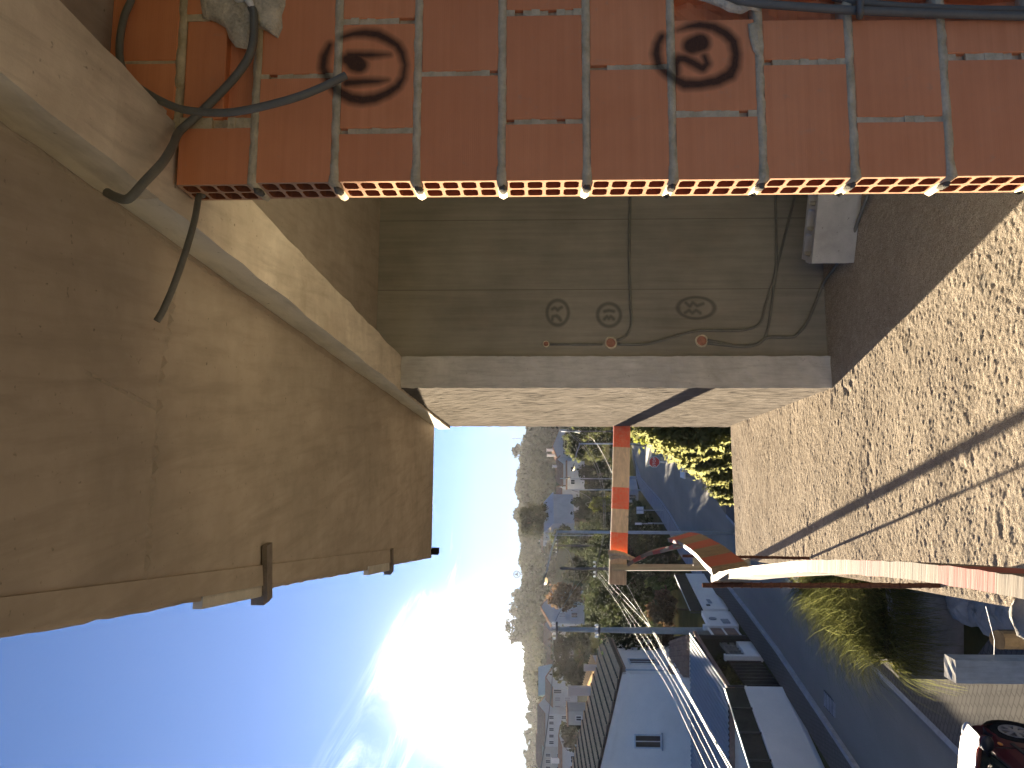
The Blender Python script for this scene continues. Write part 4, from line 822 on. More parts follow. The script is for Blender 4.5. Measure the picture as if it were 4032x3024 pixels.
for i, (y0, y1, xt, xb, Y, mt, n, lf, lab) in enumerate([(1640,1765,2525,2890,17,F_HEDGE,3600,.105,'tallest hedge shrub beside the pier edge'),(1700,1805,2605,2890,19,F_HEDGE2,3200,.105,'second hedge shrub from the pier with yellow tips'),(1755,1850,2668,2890,21,F_HEDGE,2800,.105,'middle shrub of the hedge below the stop sign'),(1800,1902,2745,2890,23,F_HEDGE2,2400,.105,'hedge shrub next to the concrete cabinet'),(1850,1950,2795,2895,25,F_HEDGE,3000,.09,'low hedge shrub over the chain link fence'),(1905,1985,2828,2895,27,F_HEDGE2,1800,.09,'last low shrub where the hedge meets the sandy verge'),(1660,1745,2492,2580,44,F_YEL,2200,.12,'distant yellow shrub topping the hedge by the bend'),(1675,1790,2590,2680,38,F_HEDGE,3000,.11,'shrub behind the hedge where the street begins to bend')]):
    tree_px('hedge_shrub', lab, 'shrub', y0, y1, xt, xb, Y, mt, n, lf, 180+i, HG, clumps=60, spread=.26, hollow=.1, trunk=False)
for i, (x, y, wd) in enumerate([(-12.4,58,3.0),(-12.9,64,3.4),(-13.2,71,3.6),(-12.0,52,2.4),(-13.6,79,4)]): tree('verge_hedge', ['hedge block beside the footpath under the paired signs','hedge block behind the single sign','middle block of the verge hedge','nearest block of the verge hedge','far block of the verge hedge'][i], 'hedge', x, y, Gz(x,y), 2.6, wd, 2.6, F_OLIVE, 1600, .2, 210+i, 'hedge beside the footpath', trunk=False)

for i, (x, y, h, wd, lab) in enumerate([(-14.5,56,5.4,4.2,'round tree behind the nearest verge hedge block'),(-16.2,62,6.4,5.0,'tall tree behind the paired sign boards'),(-15.2,69,6.0,4.6,'tree behind the middle of the verge hedge'),(-18.5,66,7.2,5.6,'tallest tree of the row behind the verge hedge'),(-17.0,78,6.6,5.2,'far tree of the row behind the verge hedge'),(-16.5,50,5.6,4.2,'tree between the footpath and the autumn tree'),(-19.5,87,6.8,5.4,'rounded tree added beyond the far end of the verge hedge to shade the road'),(-23.0,98,7.0,5.8,'wide tree added farthest along the verge hedge row to shade the road'),(-16.8,90,5.6,4.6,'low tree added to shade the road where the verge hedge row thins out')]):  # last three trees added to keep sun off the road
    tree('verge_tree', lab, 'tree', x, y, Gz(x,y), h, wd, h*.85, F_DARK, 2400, .2, 230+i, 'trees behind the verge hedge', clumps=50)
# grass bed with a low retaining wall
zb = lambda x, y: -5.98-.045*(y-13)+.22*(x+4.8)*.5
M_WALLC = simple('old_concrete', (.22,.21,.19), .9, .3, 2, .4, 25, .01)
mb = MB(); P0, P1, P2 = (-4.86,12.9), (-4.86,20.0), (-1.2,12.9)
mb.hexa([(-4.86,12.9,-7.2),(-4.86,20,-7.7),(-4.66,20,-7.7),(-4.66,12.9,-7.2)], [(-4.86,12.9,-5.93),(-4.86,20,-6.35),(-4.66,20,-6.35),(-4.66,12.9,-5.93)])
mb.hexa([(-4.658,12.9,-7.2),(-1.2,12.9,-7.2),(-1.2,13.08,-7.2),(-4.658,13.08,-7.2)], [(-4.658,12.9,-5.935),(-1.2,12.9,-5.5),(-1.2,13.08,-5.5),(-4.658,13.08,-5.935)])
tag(mb.build('retaining_wall', M_WALLC), 'low concrete wall holding the grassy bed by the kerb', 'wall')
bx = np.linspace(-4.64, -.6, 24); by = np.linspace(13.1, 24, 40); BX, BY = np.meshgrid(bx, by, indexing='ij'); BZ = zb(BX, BY)+(vnoise(BX*1.5, BY*1.5, 3)-.5)*.25-np.clip(BY-19, 0, 5)*.3
tag(grid_mesh('grass_bank', np.stack([BX, BY, BZ], -1), simple('bank_soil', (.05,.045,.022), .95, .3, 3)), 'earth bank under the long grass', kind='structure')
F_GRASS = foliage('long_grass', (.085,.09,.03), .5, .55, (.30,.26,.08))
def grass():
    rs = np.random.RandomState(9); n = 12000; x = rs.uniform(-4.75, -1.6, n); y = 12.95+rs.rand(n)**1.25*4.6; z = zb(x, y)-.05
    L = rs.uniform(.55, 1.5, n)*np.clip(.75+.35*(vnoise(x*1.1, y*1.1, 4)), .5, 1.2); az = rs.normal(-2.2, .75, n); lean = rs.uniform(.35, 1.15, n)
    edge = (y < 13.3); lean[edge] += .7; L[edge] *= .55; az[edge] = rs.normal(-1.57, .5, edge.sum())
    V = []; k = 4
    for i in range(k+1):
        t = i/k; ang = lean*t*1.25; rr = L*t; h = rr*np.cos(ang*.75); o = rr*np.sin(ang*.85)
        c = np.stack([x+np.cos(az)*o, y+np.sin(az)*o, z+h-np.where(edge, .8*t*t*L, .28*t*t*L)], -1); wdt = (.009*(1-t*.85))[...] if np.ndim(.009*(1-t*.85)) else .009*(1-t*.85)
        s = np.stack([-np.sin(az), np.cos(az), 0*az], -1)*wdt; V += [c-s, c+s]
    V = np.stack(V, 1).reshape(-1, 3); m_ = 2*(k+1); base = (np.arange(n)*m_)[:,None,None]; q = np.array([[2*i, 2*i+1, 2*i+3, 2*i+2] for i in range(k)])[None]+base; q = q.reshape(-1)
    me = bpy.data.meshes.new('long_grass'); me.vertices.add(len(V)); me.vertices.foreach_set('co', V.reshape(-1).astype(np.float32)); me.loops.add(len(q)); me.loops.foreach_set('vertex_index', q.astype(np.int32)); me.polygons.add(len(q)//4); me.polygons.foreach_set('loop_start', np.arange(0, len(q), 4, dtype=np.int32)); me.update(calc_edges=True); me.materials.append(F_GRASS)
    o = bpy.data.objects.new('long_grass', me); COL.objects.link(o); tag(o, 'long arching grass spilling over the low wall', 'grass', kind='stuff')
grass()
# ------------------------------------------------------------------ buildings
M_WHITE = simple('white_render', (.84,.77,.67), .85, .06, 1.5, .2, 30, .004); M_CREAM = simple('cream_render', (.40,.38,.34), .85, .08, 1.5); M_PINK = simple('pale_pink_render', (.40,.36,.34), .85, .08, 1.5)
M_TILE = simple('clay_tile', (.58,.39,.22), .85, .35, 5, .3, 30, .01, spec=.0); M_TILE2 = simple('old_clay_tile', (.26,.17,.12), .85, .3, 2, spec=.0); M_PALEROOF = simple('pale_sheet_roof', (.42,.45,.47), .6, .1, 2)
M_GLASS = simple('dark_window_glass', (.03,.035,.04), .12, .1, 3, spec=.6); M_FRAME = simple('window_frame', (.55,.55,.54), .6, .06, 6); M_SHUT = simple('closed_shutter', (.30,.29,.28), .7, .1, 6)
M_DARKF = simple('dark_screen', (.045,.043,.038), .8, .25, 4); M_IRON = simple('dark_iron', (.05,.045,.045), .6, .2, 8, metallic=.4)
M_GALV = simple('galvanised_steel', (.40,.41,.40), .6, .12, 6, metallic=.2); M_WOODP = simple('grey_wood_pole', (.11,.095,.08), .9, .3, 4); M_CONCP = simple('pole_concrete', (.36,.35,.31), .9, .15, 2)
M_SHEET = simple('corrugated_sheet', (.15,.165,.17), .6, .12, 2, spec=.3)
_wm = {}
def window(parent, c, wd, ht, face_rot, shutter=False):       # c: centre on the wall, in parent space; facing -y when face_rot = 0
    key = (round(wd,2), round(ht,2), shutter)
    if key not in _wm:
        f = .07; mb = MB(); mb.box((0,-.02,ht/2-f/2), (wd,.09,f)); mb.box((0,-.02,-ht/2+f/2), (wd,.09,f)); mb.box((-wd/2+f/2,-.02,0), (f,.088,ht-2*f)); mb.box((wd/2-f/2,-.02,0), (f,.088,ht-2*f)); mb.box((0,-.015,0), (.05,.06,ht-2*f))
        a = mb.build('window', M_FRAME); me1 = a.data; bpy.data.objects.remove(a)
        mb = MB(); mb.box((0,-.004,0), (wd-2*f,.02,ht-2*f)); a = mb.build('pane', M_SHUT if shutter else M_GLASS); me2 = a.data; bpy.data.objects.remove(a)
        mb = MB(); mb.box((0,-.06,-ht/2-.03), (wd+.16,.17,.06)); a = mb.build('sill', M_KERB); me3 = a.data; bpy.data.objects.remove(a)
        _wm[key] = (me1, me2, me3)
    ms = _wm[key]; o = bpy.data.objects.new('window', ms[0]); COL.objects.link(o); o.parent = parent; o.location = c; o.rotation_euler = (0,0,face_rot)
    for nm, me in (('pane', ms[1]), ('sill', ms[2])):
        k = bpy.data.objects.new(nm, me); COL.objects.link(k); k.parent = o
    return o
M_FARW = simple('weathered_white_wall', (.46,.46,.45), .9, .12, .8)
def house(label, x, y, rot, L, D, wh, rh, wall=M_FARW, roof=M_TILE2, wins=(), chims=(), z=None, front_gable=False, flat=False, over=.3, group='houses in the valley', name='house', cat='house'):
    z = Gz(x, y)-.6 if z is None else z; e = empty(name, (x, y, z), label, cat, group, rot)
    mb = MB(); h = L/2
    if flat: mb.box((0,D/2,wh/2), (L,D,wh)); 
    elif front_gable: mb.add([(-h,0,0),(h,0,0),(h,D,0),(-h,D,0),(-h,0,wh),(h,0,wh),(h,D,wh),(-h,D,wh),(0,0,wh+rh),(0,D,wh+rh)], [(0,1,5,8,4),(2,3,7,9,6),(1,2,6,5),(3,0,4,7),(4,8,9,7),(5,6,9,8)])
    else: mb.add([(-h,0,0),(h,0,0),(h,D,0),(-h,D,0),(-h,0,wh),(h,0,wh),(h,D,wh),(-h,D,wh),(-h,D/2,wh+rh),(h,D/2,wh+rh)], [(0,1,5,4),(2,3,7,6),(1,2,6,9,5),(3,0,4,8,7),(4,5,9,8),(6,7,8,9)])
    mb.build('wall', wall, e); t = .14; r = MB()
    if flat: r.box((0,D/2,wh+.09), (L+over,D+over,.18))
    else:
        W, S2 = ((L, D) if front_gable else (D, L)); k = rh/(W/2); a = W/2+over; sl = []
        for s in (-1, 1):
            q = [(s*a, -over, wh-over*k), (0, -over, wh+rh), (0, S2+over, wh+rh), (s*a, S2+over, wh-over*k)]
            if not front_gable: q = [(v-S2/2, D/2+u, w_) for u, v, w_ in q]
            q = [Vector(v)+Vector((0,0,.02)) for v in q]; r.hexa(q, [v+Vector((0,0,t)) for v in q])
    ro = r.build('roof', roof, e)
    for u, v, ht, s in chims:
        c = MB(); c.box((u, v, wh+rh*.5+ht/2), (s, s, ht+rh)); c.box((u, v, wh+rh+ht+.05-rh*.0), (s*1.3, s*1.3, .12)); c.build('chimney', M_WHITE, ro)
    for f, u, zc, wd, ht, *sh in wins:
        if f == 'f': window(e, (u, -.01, zc), wd, ht, 0, bool(sh))
        elif f == 'l': window(e, (-h-.01, u, zc), wd, ht, -math.pi/2, bool(sh))
        else: window(e, (h+.01, u, zc), wd, ht, math.pi/2, bool(sh))
    return e
def hp(y, Y): return ray(2124, y).x*Y
def zp(x, Y): return ray(x, 1512).z*Y
def house_px(label, y0, y1, xt, xe, Y, D, rot=0, below=4, **k):  # spans y0..y1, peak at xt, eave at xe
    a, b = hp(y0, Y), hp(y1, Y); zt, ze = zp(xt, Y), zp(xe, Y); return house(label, (a+b)/2, Y, rot, abs(b-a), D, below, max(.2, zt-ze), z=ze-below, **k)
house_px('blue white gabled house with two white chimneys on the slope', 1690, 1822, 2177, 2203, 172, 8, .25, 4.5, front_gable=True, chims=[(-1.7,2.5,1.2,.5),(-.5,2.5,1.3,.5)], wins=[('f',-1.5,3.2,.9,1.1),('f',1.4,3.2,.9,1.1)])
house_px('white house with a brown hip of roof and glazed porch', 1828, 1912, 2192, 2216, 166, 7, -.2, 4.2, wins=[('f',-1.4,2.6,1.0,1.2),('f',0,2.6,1.0,1.2),('f',1.5,2.6,.8,1.9)], chims=[(1.0,3,.8,.45)])
house_px('low white terrace block stepping down in front of the hip roofed house', 1815, 1925, 2232, 2234, 158, 5, .12, 3.5, flat=True, wins=[('f',-1.4,2.4,1.0,.9),('f',1.2,2.4,1.0,.9)])
house_px('white house with a square pair of dark windows and a roof dish', 1926, 2012, 2194, 2213, 178, 8, .05, 4, wins=[('f',-.6,2.4,.75,.8),('f',.55,2.4,.75,.8)], chims=[(-1.4,4,.6,.5),(.6,4,.7,.6)])
house_px('house with a pale sheet gable roof behind the street lamp arm', 2050, 2142, 2145, 2178, 146, 9, -.5, 4, front_gable=True, roof=M_PALEROOF, wall=M_FARW, wins=[('f',0,2.6,.9,1.0)])
for i, (a, b, t, lab) in enumerate([(2104,2128,2130,'small far house right of the gable roof'),(2132,2150,2128,'tall narrow far house with a pale end wall'),(2155,2188,2133,'pink far house in the row above the lamp arm'),(2190,2212,2136,'far white house with one big chimney block'),(2216,2234,2138,'far white cube house over the lamp head'),(2252,2282,2127,'rounded pale far house left of the lamp head')]):
    house_px(lab, a, b, t, t+9, 300+i*7, 5, .1*i-.2, 4, wall=[M_CREAM,M_FARW,M_PINK][i%3], wins=[('f',0,2.6,.8,.9)], chims=[(.4,2.5,.5,.4)] if i in (1,3) else ())
house_px('large pale gabled house half hidden by the rusty tree', 2326, 2452, 2132, 2170, 140, 9, .35, 6, front_gable=True, wall=M_FARW, wins=[('f',-1.4,4.0,.9,1.2,1),('f',.2,4.0,.9,1.2,1),('f',-1.4,1.8,.9,1.2),('f',.4,1.8,.9,1.2),('f',1.9,1.8,.9,1.2)])
house_px('pale house with a sloping gable below the sun glare', 2488, 2572, 2142, 2172, 210, 8, -.3, 5, wall=M_CREAM, wins=[('f',-1.5,3.2,.9,1.1),('f',1.2,3.2,.9,1.1)])
house_px('pinkish house with small gables right of the teal roof', 2535, 2625, 2155, 2178, 190, 8, .2, 5, wall=M_PINK, wins=[('f',-1.6,3.4,.9,1.1),('f',.2,3.4,.9,1.1),('f',1.8,3.4,.9,1.1)])
house_px('house with a teal sheet roof under the sun', 2622, 2722, 2122, 2172, 185, 9, .5, 5.5, wall=M_FARW, roof=simple('teal_sheet_roof', (.25,.36,.35), .6, .1, 2), wins=[('f',-1.7,3.6,.9,1.2),('f',.2,3.6,.9,1.2),('f',1.9,3.6,.9,1.2)])
house_px('pale block with four shuttered windows left of the chimney', 2705, 2805, 2150, 2176, 172, 9, -.1, 5.5, wall=M_FARW, wins=[('f',-1.8,4.4,1.1,1.3,1),('f',.2,4.4,1.1,1.3,1),('f',-1.8,2.2,1.1,1.3,1),('f',.2,2.2,1.1,1.3,1),('f',2.0,4.4,1.0,1.8)])
house_px('long two storey pale building with a line of windows', 2812, 2938, 2118, 2146, 168, 10, .04, 6, wall=M_FARW, wins=[('f',u,z,.8,1.1) for u in (-2.6,-1.2,.2,1.6,2.8) for z in (4.6,1.9)])
house_px('pale stepped building at the picture edge', 2926, 3050, 2112, 2132, 176, 9, -.15, 6.5, wall=M_CREAM, wins=[('f',u,z,.9,1.2) for u in (-2.2,-.6,1.0) for z in (5.0,2.4)])
house_px('pale blue house with a broad front behind the tiled roof', 2946, 3060, 2204, 2214, 118, 9, .1, 5, wall=M_FARW, wins=[('f',-1.3,3.0,1.1,1.5),('f',.6,3.0,1.1,1.5)], chims=[(-.8,3,1.2,.6)])
house_px('small cream shed like house with a flat roof between trees', 2800, 2852, 2236, 2238, 105, 4, .1, 3, wall=M_CREAM, flat=True, wins=[('f',0,1.6,.7,.8)])
house_px('pale building beside the footpath behind the guard board', 1932, 1985, 2440, 2452, 96, 6, -.2, 3, wall=M_FARW, wins=[('f',.1,1.8,.8,.9)])
house_px('grey garage with a wide panel door behind the boards', 2108, 2200, 2508, 2510, 72, 5, .15, 2.6, wall=simple('grey_render', (.22,.21,.20), .9, .1, 2), flat=True, wins=[('f',0,1.1,1.3,1.5,1)], name='garage', cat='garage')

# near house with the tiled roof
M_TEDGE = simple('shaded_tile_edge', (.10,.075,.05), .95, .3, 5)  # shade under each tile lap, put into the colour of the course fronts
def near_house():
    C0 = Vector((-15.55, 42.0, 0)); C1 = Vector((-16.72, 52.2, 0)); ev = (C1-C0).normalized(); wv = Vector((-ev.y, ev.x, 0)); Le = (C1-C0).length; ze = -4.48; pit = .25; Wd = 11.0
    e = empty('tiled_roof_house', (C0.x, C0.y, -9.0), 'long pale house with a tan clay tile roof and one framed window', 'house'); O = e.location; B = -9.4
    P = lambda u, v, z: Vector((C0.x+ev.x*u+wv.x*v, C0.y+ev.y*u+wv.y*v, z))-O       # u along the eave (away), v up the slope (left)
    R = lambda u, v, dz=0: P(u, v, ze+pit*v+dz)
    mb = MB(); mb.add([P(.15,.25,B),P(Le-.15,.25,B),P(Le-.15,Wd,B),P(.15,Wd,B),R(.15,.25,-.12),R(Le-.15,.25,-.12),R(Le-.15,Wd,-.12),R(.15,Wd,-.12)], [(0,1,5,4),(1,2,6,5),(2,3,7,6),(3,0,4,7)]); mb.build('wall', M_WHITE, e)
    mb = MB(); mb.hexa([R(.0,.1,-.46),R(.14,.1,-.46),R(.14,Wd,-.46),R(.0,Wd,-.46)], [R(.0,.1,-.06),R(.14,.1,-.06),R(.14,Wd,-.06),R(.0,Wd,-.06)]); mb.build('rake_band', M_WHITE, e)
    mb = MB(); mb.hexa([P(0,-.12,ze-.22),P(Le,-.12,ze-.22),P(Le,.22,ze-.22),P(0,.22,ze-.22)], [P(0,-.12,ze-.06),P(Le,-.12,ze-.06),P(Le,.22,ze-.0),P(0,.22,ze-.0)]); mb.build('eave_board', M_TILE2, e)
    rf = MB(); rf.hexa([R(-.1,-.15,-.055),R(Le+.1,-.15,-.055),R(Le+.1,Wd,-.055),R(-.1,Wd,-.055)], [R(-.1,-.15,-.01),R(Le+.1,-.15,-.01),R(Le+.1,Wd,-.01),R(-.1,Wd,-.01)]); roof = rf.build('roof', M_TILE2, e)
    pitch = .60; nc = int((Le+.3)/.13)
    for k in range(18):                                       # each course of tiles laps over the one below
        v0 = -.2+k*pitch; mb = MB(); vs = []
        for i, (dv, dz) in enumerate(((0,-.02),(0,.17),(pitch*.5,.12),(pitch+.05,.06))):
            for q in range(nc+1):
                u = -.15+(Le+.3)*q/nc; vs.append(R(u, v0+dv+random.uniform(-.008,.008), dz+(.045*(q % 2) if i else 0)+random.uniform(-.006,.006)))
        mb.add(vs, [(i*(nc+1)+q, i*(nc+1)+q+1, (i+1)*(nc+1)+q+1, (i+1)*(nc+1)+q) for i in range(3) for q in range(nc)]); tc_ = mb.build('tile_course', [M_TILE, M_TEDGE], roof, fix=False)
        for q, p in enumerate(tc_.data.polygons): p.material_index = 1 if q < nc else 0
    g = onPl(2551, 2918, C0+ev*.15, ev); window(e, P(.13, (g-C0).dot(wv), g.z), .72, 1.46, math.atan2(-ev.x, ev.y))
    for px, py, wd, ht in ((2510,2545,1.5,1.35),(2530,2607,1.2,1.6)):
        g = onPl(px, py, C0+wv*.25, wv); window(e, P((g-C0).dot(ev), .235, g.z), wd, ht, math.atan2(-wv.x, wv.y))
    for py, sz, ht in ((2720,.52,1.45),(2629,.34,.75)):
        g = onPl(2324 if py > 2700 else 2345, py, C0+ev*(Le-.5), ev); v = (g-C0).dot(wv); q = R(Le-.5, v, 0); mb = MB(); M3 = Matrix.Rotation(math.atan2(ev.y, ev.x), 3, 'Z'); mb.box(q+Vector((0,0,ht/2-.25)), (sz, sz, ht+.5), M3); mb.box(q+Vector((0,0,ht+.10)), (sz*1.18, sz*1.18, .20), M3); mb.build('chimney', M_CREAM, roof)
    mb = MB(); mb.tube([P(-.03,-.02,ze-.2),P(-.03,-.02,B)], .05, 8); mb.build('downpipe', M_GALV, e, True)
    ym = simple('yellowed_tile', (.44,.33,.19), .85, .3, 5)
    q = [atY(2351,2622,53.5), atY(2317,2709,53.5), atY(2300,2700,58), atY(2333,2580,58)]; q = [v-O for v in q]; rw = MB(); rw.hexa(q, [v+Vector((0,0,.12)) for v in q]); w2 = rw.build('rear_roof', ym, e)
    for k in range(14):
        f = k/13; a = q[0].lerp(q[1], f)+Vector((0,0,.14)); b = q[3].lerp(q[2], f)+Vector((0,0,.14)); mb = MB(); mb.tube([a, b], .05, 5); mb.build('tile_rib', ym, w2)
    rw = MB(); lo = [Vector((v.x, v.y, B-O.z)) for v in q]; rw.hexa(lo, [v-Vector((0,0,.01)) for v in q]); rw.build('rear_wing_wall', M_CREAM, e)
near_house()
def annex():
    e = empty('annex', (-12.5, 35, -8.3), 'low white annex with a brown lean-to roof below the gable end', 'outbuilding'); O = e.location
    q = [atY(2716,2500,33.5)-O, atY(2714,2668,33.5)-O, atY(2642,2652,37)-O, atY(2646,2524,37)-O]
    mb = MB(); mb.hexa(q, [v+Vector((0,0,.12)) for v in q]); r_ = mb.build('roof', M_TILE2, e)
    for k in range(7):
        f = (k+.5)/7; mb = MB(); mb.tube([q[0].lerp(q[1], f)+Vector((0,0,.13)), q[3].lerp(q[2], f)+Vector((0,0,.13))], .05, 5); mb.build('tile_rib', M_TILE2, r_)
    s = [v+(sum(q, Vector())/4-v)*.06 for v in q]; mb = MB(); mb.hexa([Vector((v.x, v.y, -.9)) for v in s], [v-Vector((0,0,.01)) for v in s]); mb.build('wall', M_WHITE, e)
    p = [atY(2716,2670,34)-O, atY(2716,2780,34)-O]; p = p+[p[1]+Vector((0,2.6,0)), p[0]+Vector((0,2.6,0))]; mb = MB(); mb.hexa([Vector((v.x, v.y, -.9)) for v in p], [Vector((p[0].x,p[0].y,atY(2682,2670,34).z-O.z)), Vector((p[1].x,p[1].y,atY(2705,2780,34).z-O.z)), Vector((p[2].x,p[2].y,atY(2705,2780,34).z-O.z)), Vector((p[3].x,p[3].y,atY(2682,2670,34).z-O.z))]); mb.build('side_wall', M_WHITE, e)
annex()
# carport
def carport():
    e = empty('carport', (-11.8, 27, Gz(-11.8, 27)), 'carport with a grey corrugated roof and a dark open front', 'carport'); O = e.location
    def V(x, y, z): return Vector((x, y, z))-O
    rows = [(24.25,-5.90),(29.6,-5.74)]; xs = np.arange(-16.4, -9.45, .045); vs = []
    for (y, z) in rows:
        for i, x in enumerate(xs): vs.append(V(x, y, z+.022*math.sin(i*2*math.pi/4)+.010*(x+9.5)))
    n = len(xs); mb = MB(); mb.add(vs, [(i, i+1, n+i+1, n+i) for i in range(n-1)]); mb.build('roof_sheet', M_SHEET, e, True, False)
    mb = MB(); mb.box(V(-12.95, 24.24, -6.02), (7.0,.05,.16)); mb.box(V(-9.46, 26.9, -5.92), (.05,5.4,.12)); mb.build('gutter', M_TILE2, e)
    mb = MB(); mb.box(V(-13.1, 29.7, -7.0), (6.8,.12,2.3)); mb.build('back_wall', M_DARKF, e)
    mb = MB(); mb.box(V(-13.6, 24.5, -6.85), (5.6,.12,1.6)); mb.build('side_wall', M_WHITE, e)
    for x, y in ((-9.58,24.4),(-9.58,29.4)): mb = MB(); mb.box(V(x, y, -6.85), (.12,.12,1.9)); mb.build('post', M_IRON, e)
    mb = MB(); mb.box(V(-9.75, 26.0, -7.2), (.05, 2.7, 1.12)); g = mb.build('gate_leaf', M_DARKF, e)
    for k in range(9): mb = MB(); mb.box(V(-9.71, 24.8+k*.3, -7.2), (.03,.05,1.1)); mb.build('gate_bar', M_IRON, g)
carport()
def garden_wall(label, p, q, hw, hs, cap=True, screen=True, th=.18):
    p, q = Vector((*p, 0)), Vector((*q, 0)); d = (q-p); L = d.length; rz = math.atan2(d.y, d.x); z0, z1 = Gz(p.x, p.y), Gz(q.x, q.y); e = empty('garden_wall', (p.x, p.y, z0), label, 'wall', 'garden walls on the far side of the street'); n = Vector((-d.y, d.x, 0)).normalized()*th/2
    def seg(a, b, o, t0, t1, k=1.0):
        mb = MB(); A = Vector((0,0,0))+n*o; m = n*k
        mb.hexa([A-m+Vector((0,0,a)), d+A-m+Vector((0,0,z1-z0+a)), d+A+m+Vector((0,0,z1-z0+a)), A+m+Vector((0,0,a))], [A-m+Vector((0,0,b)), d+A-m+Vector((0,0,z1-z0+b)), d+A+m+Vector((0,0,z1-z0+b)), A+m+Vector((0,0,b))]); return mb
    seg(-.3, hw, 0, 0, 0).build('wall_body', M_WHITE, e)
    if cap: seg(hw+.002, hw+.07, 0, 0, 0, 1.25).build('coping', M_WHITE, e)
    if screen:
        seg(hw+.072, hw+.07+hs, 0, 0, 0, .35).build('screen', M_DARKF, e); mb = MB(); mb.tube([Vector((0,0,hw+.09+hs)), d+Vector((0,0,z1-z0+hw+.09+hs))], .022, 6); mb.build('top_rail', M_GALV, e, True)
        for k in range(int(L/1.2)+1):
            f = min(1, k*1.2/L); mb = MB(); mb.box(d*f+n*1.0+Vector((0,0,(z1-z0)*f+hw+.07+hs/2)), (.05,.05,hs)); mb.build('screen_post', M_IRON, e)
    return e
garden_wall('white garden wall with a dark screen nearest the parked car', (-9.5,24.2), (-10.7,16.8), 1.2, .58)
gw = garden_wall('white garden wall with a dark screen beyond the vented wall', (-10.03,34.3), (-10.0,40.5), .98, .55)
mb = MB(); mb.box((.11,1.1,.55), (.05,.55,.16)); mb.build('vent_grille', M_SHUT, gw); mb = MB(); mb.box((.11,.5,.72), (.04,.16,.16)); mb.build('house_plate', M_IRON, gw)
gv = garden_wall('short white wall with a round vent beside the gate', (-9.98,31.9), (-10.02,33.9), 1.12, .0, True, False)
mb = MB(); mb.tube([(.09,.75,.85),(.13,.75,.85)], .16, 14); mb.build('round_vent', M_SHUT, gv); mb = MB(); mb.box((.11,.4,.4), (.05,.5,.3)); mb.build('letter_box', M_SHUT, gv)
gl = garden_wall('concrete lattice wall between the carport and the gate', (-9.75,27.5), (-9.9,29.6), .5, .0, False, False)
for i in range(6):
    mb = MB(); mb.box((-.02*i,.2+i*.33,.72), (.12,.06,.44)); mb.build('lattice_post', M_WALLC, gl)
for z in (.62,.8,.97): mb = MB(); mb.box((-.08,1.05,z), (.10,2.1,.05), Matrix.Rotation(.07,3,'Z')); mb.build('lattice_rail', M_WALLC, gl)
ge = empty('garden_gate', (-9.93,30.7,Gz(-9.93,30.7)), 'white framed garden gate with brown panels', 'gate')
for y in (-.95,.95): mb = MB(); mb.box((0,y,.68), (.2,.2,1.4)); mb.build('gate_post', M_WHITE, ge)
for z in (.12,.66,1.2): mb = MB(); mb.box((0,0,z), (.07,1.7,.07)); mb.build('rail', M_WHITE, ge)
for y in (-.42,.42): mb = MB(); mb.box((0,y,.66), (.04,.76,1.0)); mb.build('panel', M_TILE2, ge)
o = onS(3002,2590); mb = MB(); mb.box((0,0,.62), (.16,.16,1.30)); mb.box((0,0,1.3), (.2,.2,.06)); o2 = mb.build('gate_pillar', M_WHITE); o2.location = (o.x, o.y, o.z); tag(o2, 'white square pillar at the carport entrance', 'pillar')
# ------------------------------------------------------------------ street furniture
def lamp_mat():
    t = NT('lamp_lens'); d = t.n('ShaderNodeBsdfTranslucent'); d.inputs[0].default_value = (.95,.85,.65,1); g = t.n('ShaderNodeBsdfGlossy'); g.inputs['Roughness'].default_value = .25; mx = t.n('ShaderNodeMixShader'); mx.inputs[0].default_value = .25; t.l(d.outputs[0], mx.inputs[1]); t.l(g.outputs[0], mx.inputs[2]); t.l(mx.outputs[0], t.out.inputs[0]); return t.mat
M_LENS = lamp_mat()
def street_lamp(label, bx, by, top, arm_to, r, head, wood=False):
    z = Gz(bx, by); e = empty('street_lamp', (bx, by, z), label, 'street lamp', 'street lamps'); O = e.location
    mb = MB(); mb.tube([Vector((0,0,-.3)), Vector((0,0,(top-z)*.5)), Vector((0,0,top-z))], r, 10, r*.62); mb.build('pole', M_WOODP if wood else M_GALV, e, True)
    T = Vector((0,0,top-z)); A = Vector(arm_to)-O; d = (A-T).normalized(); mb = MB(); mb.tube([T-Vector((0,0,.05)), T.lerp(A,.5)+Vector((0,0,.02)), A], r*.42, 8, r*.3); mb.build('arm', M_GALV, e, True)
    s = d.cross(Vector((0,0,1))).normalized(); u = s.cross(d); h = MB(); k = 10; vs = []
    for i in range(7):
        t = i/6; wv = math.sin(math.pi*(.12+.8*t))
        for j in range(k): a = 2*math.pi*j/k; vs.append(A+d*(head*t)+s*(head*.17*wv*math.cos(a))+u*(head*.10*wv*(math.sin(a) if math.sin(a) > 0 else .45*math.sin(a))))
    h.add(vs, [(i*k+j,i*k+(j+1)%k,(i+1)*k+(j+1)%k,(i+1)*k+j) for i in range(6) for j in range(k)]+[tuple(range(k)), tuple(6*k+j for j in range(k))]); hd_ = h.build('lamp_head', M_IRON if not wood else M_GALV, e, True)
    l = MB(); l.ball(A+d*head*.62-u*head*.085, head*.24, 1.0, .62, .5, 10, 7); l.build('lens', M_LENS, hd_, True)
def lamp_px(label, yb, Y, xtop, arm, r, head, dY=0, wood=False):
    t = atY(xtop, yb, Y); a = atY(arm[0], arm[1], Y+dY); street_lamp(label, t.x, Y, t.z, a, r, head, wood)
lamp_px('tall galvanised street lamp with a long arm nearest the slab', 2094, 33, 2190, (2152,2255), .085, .62, -1.5)
lamp_px('street lamp on a slim pole beside the stop sign', 1747, 52, 2280, (2262,1822), .07, .60)
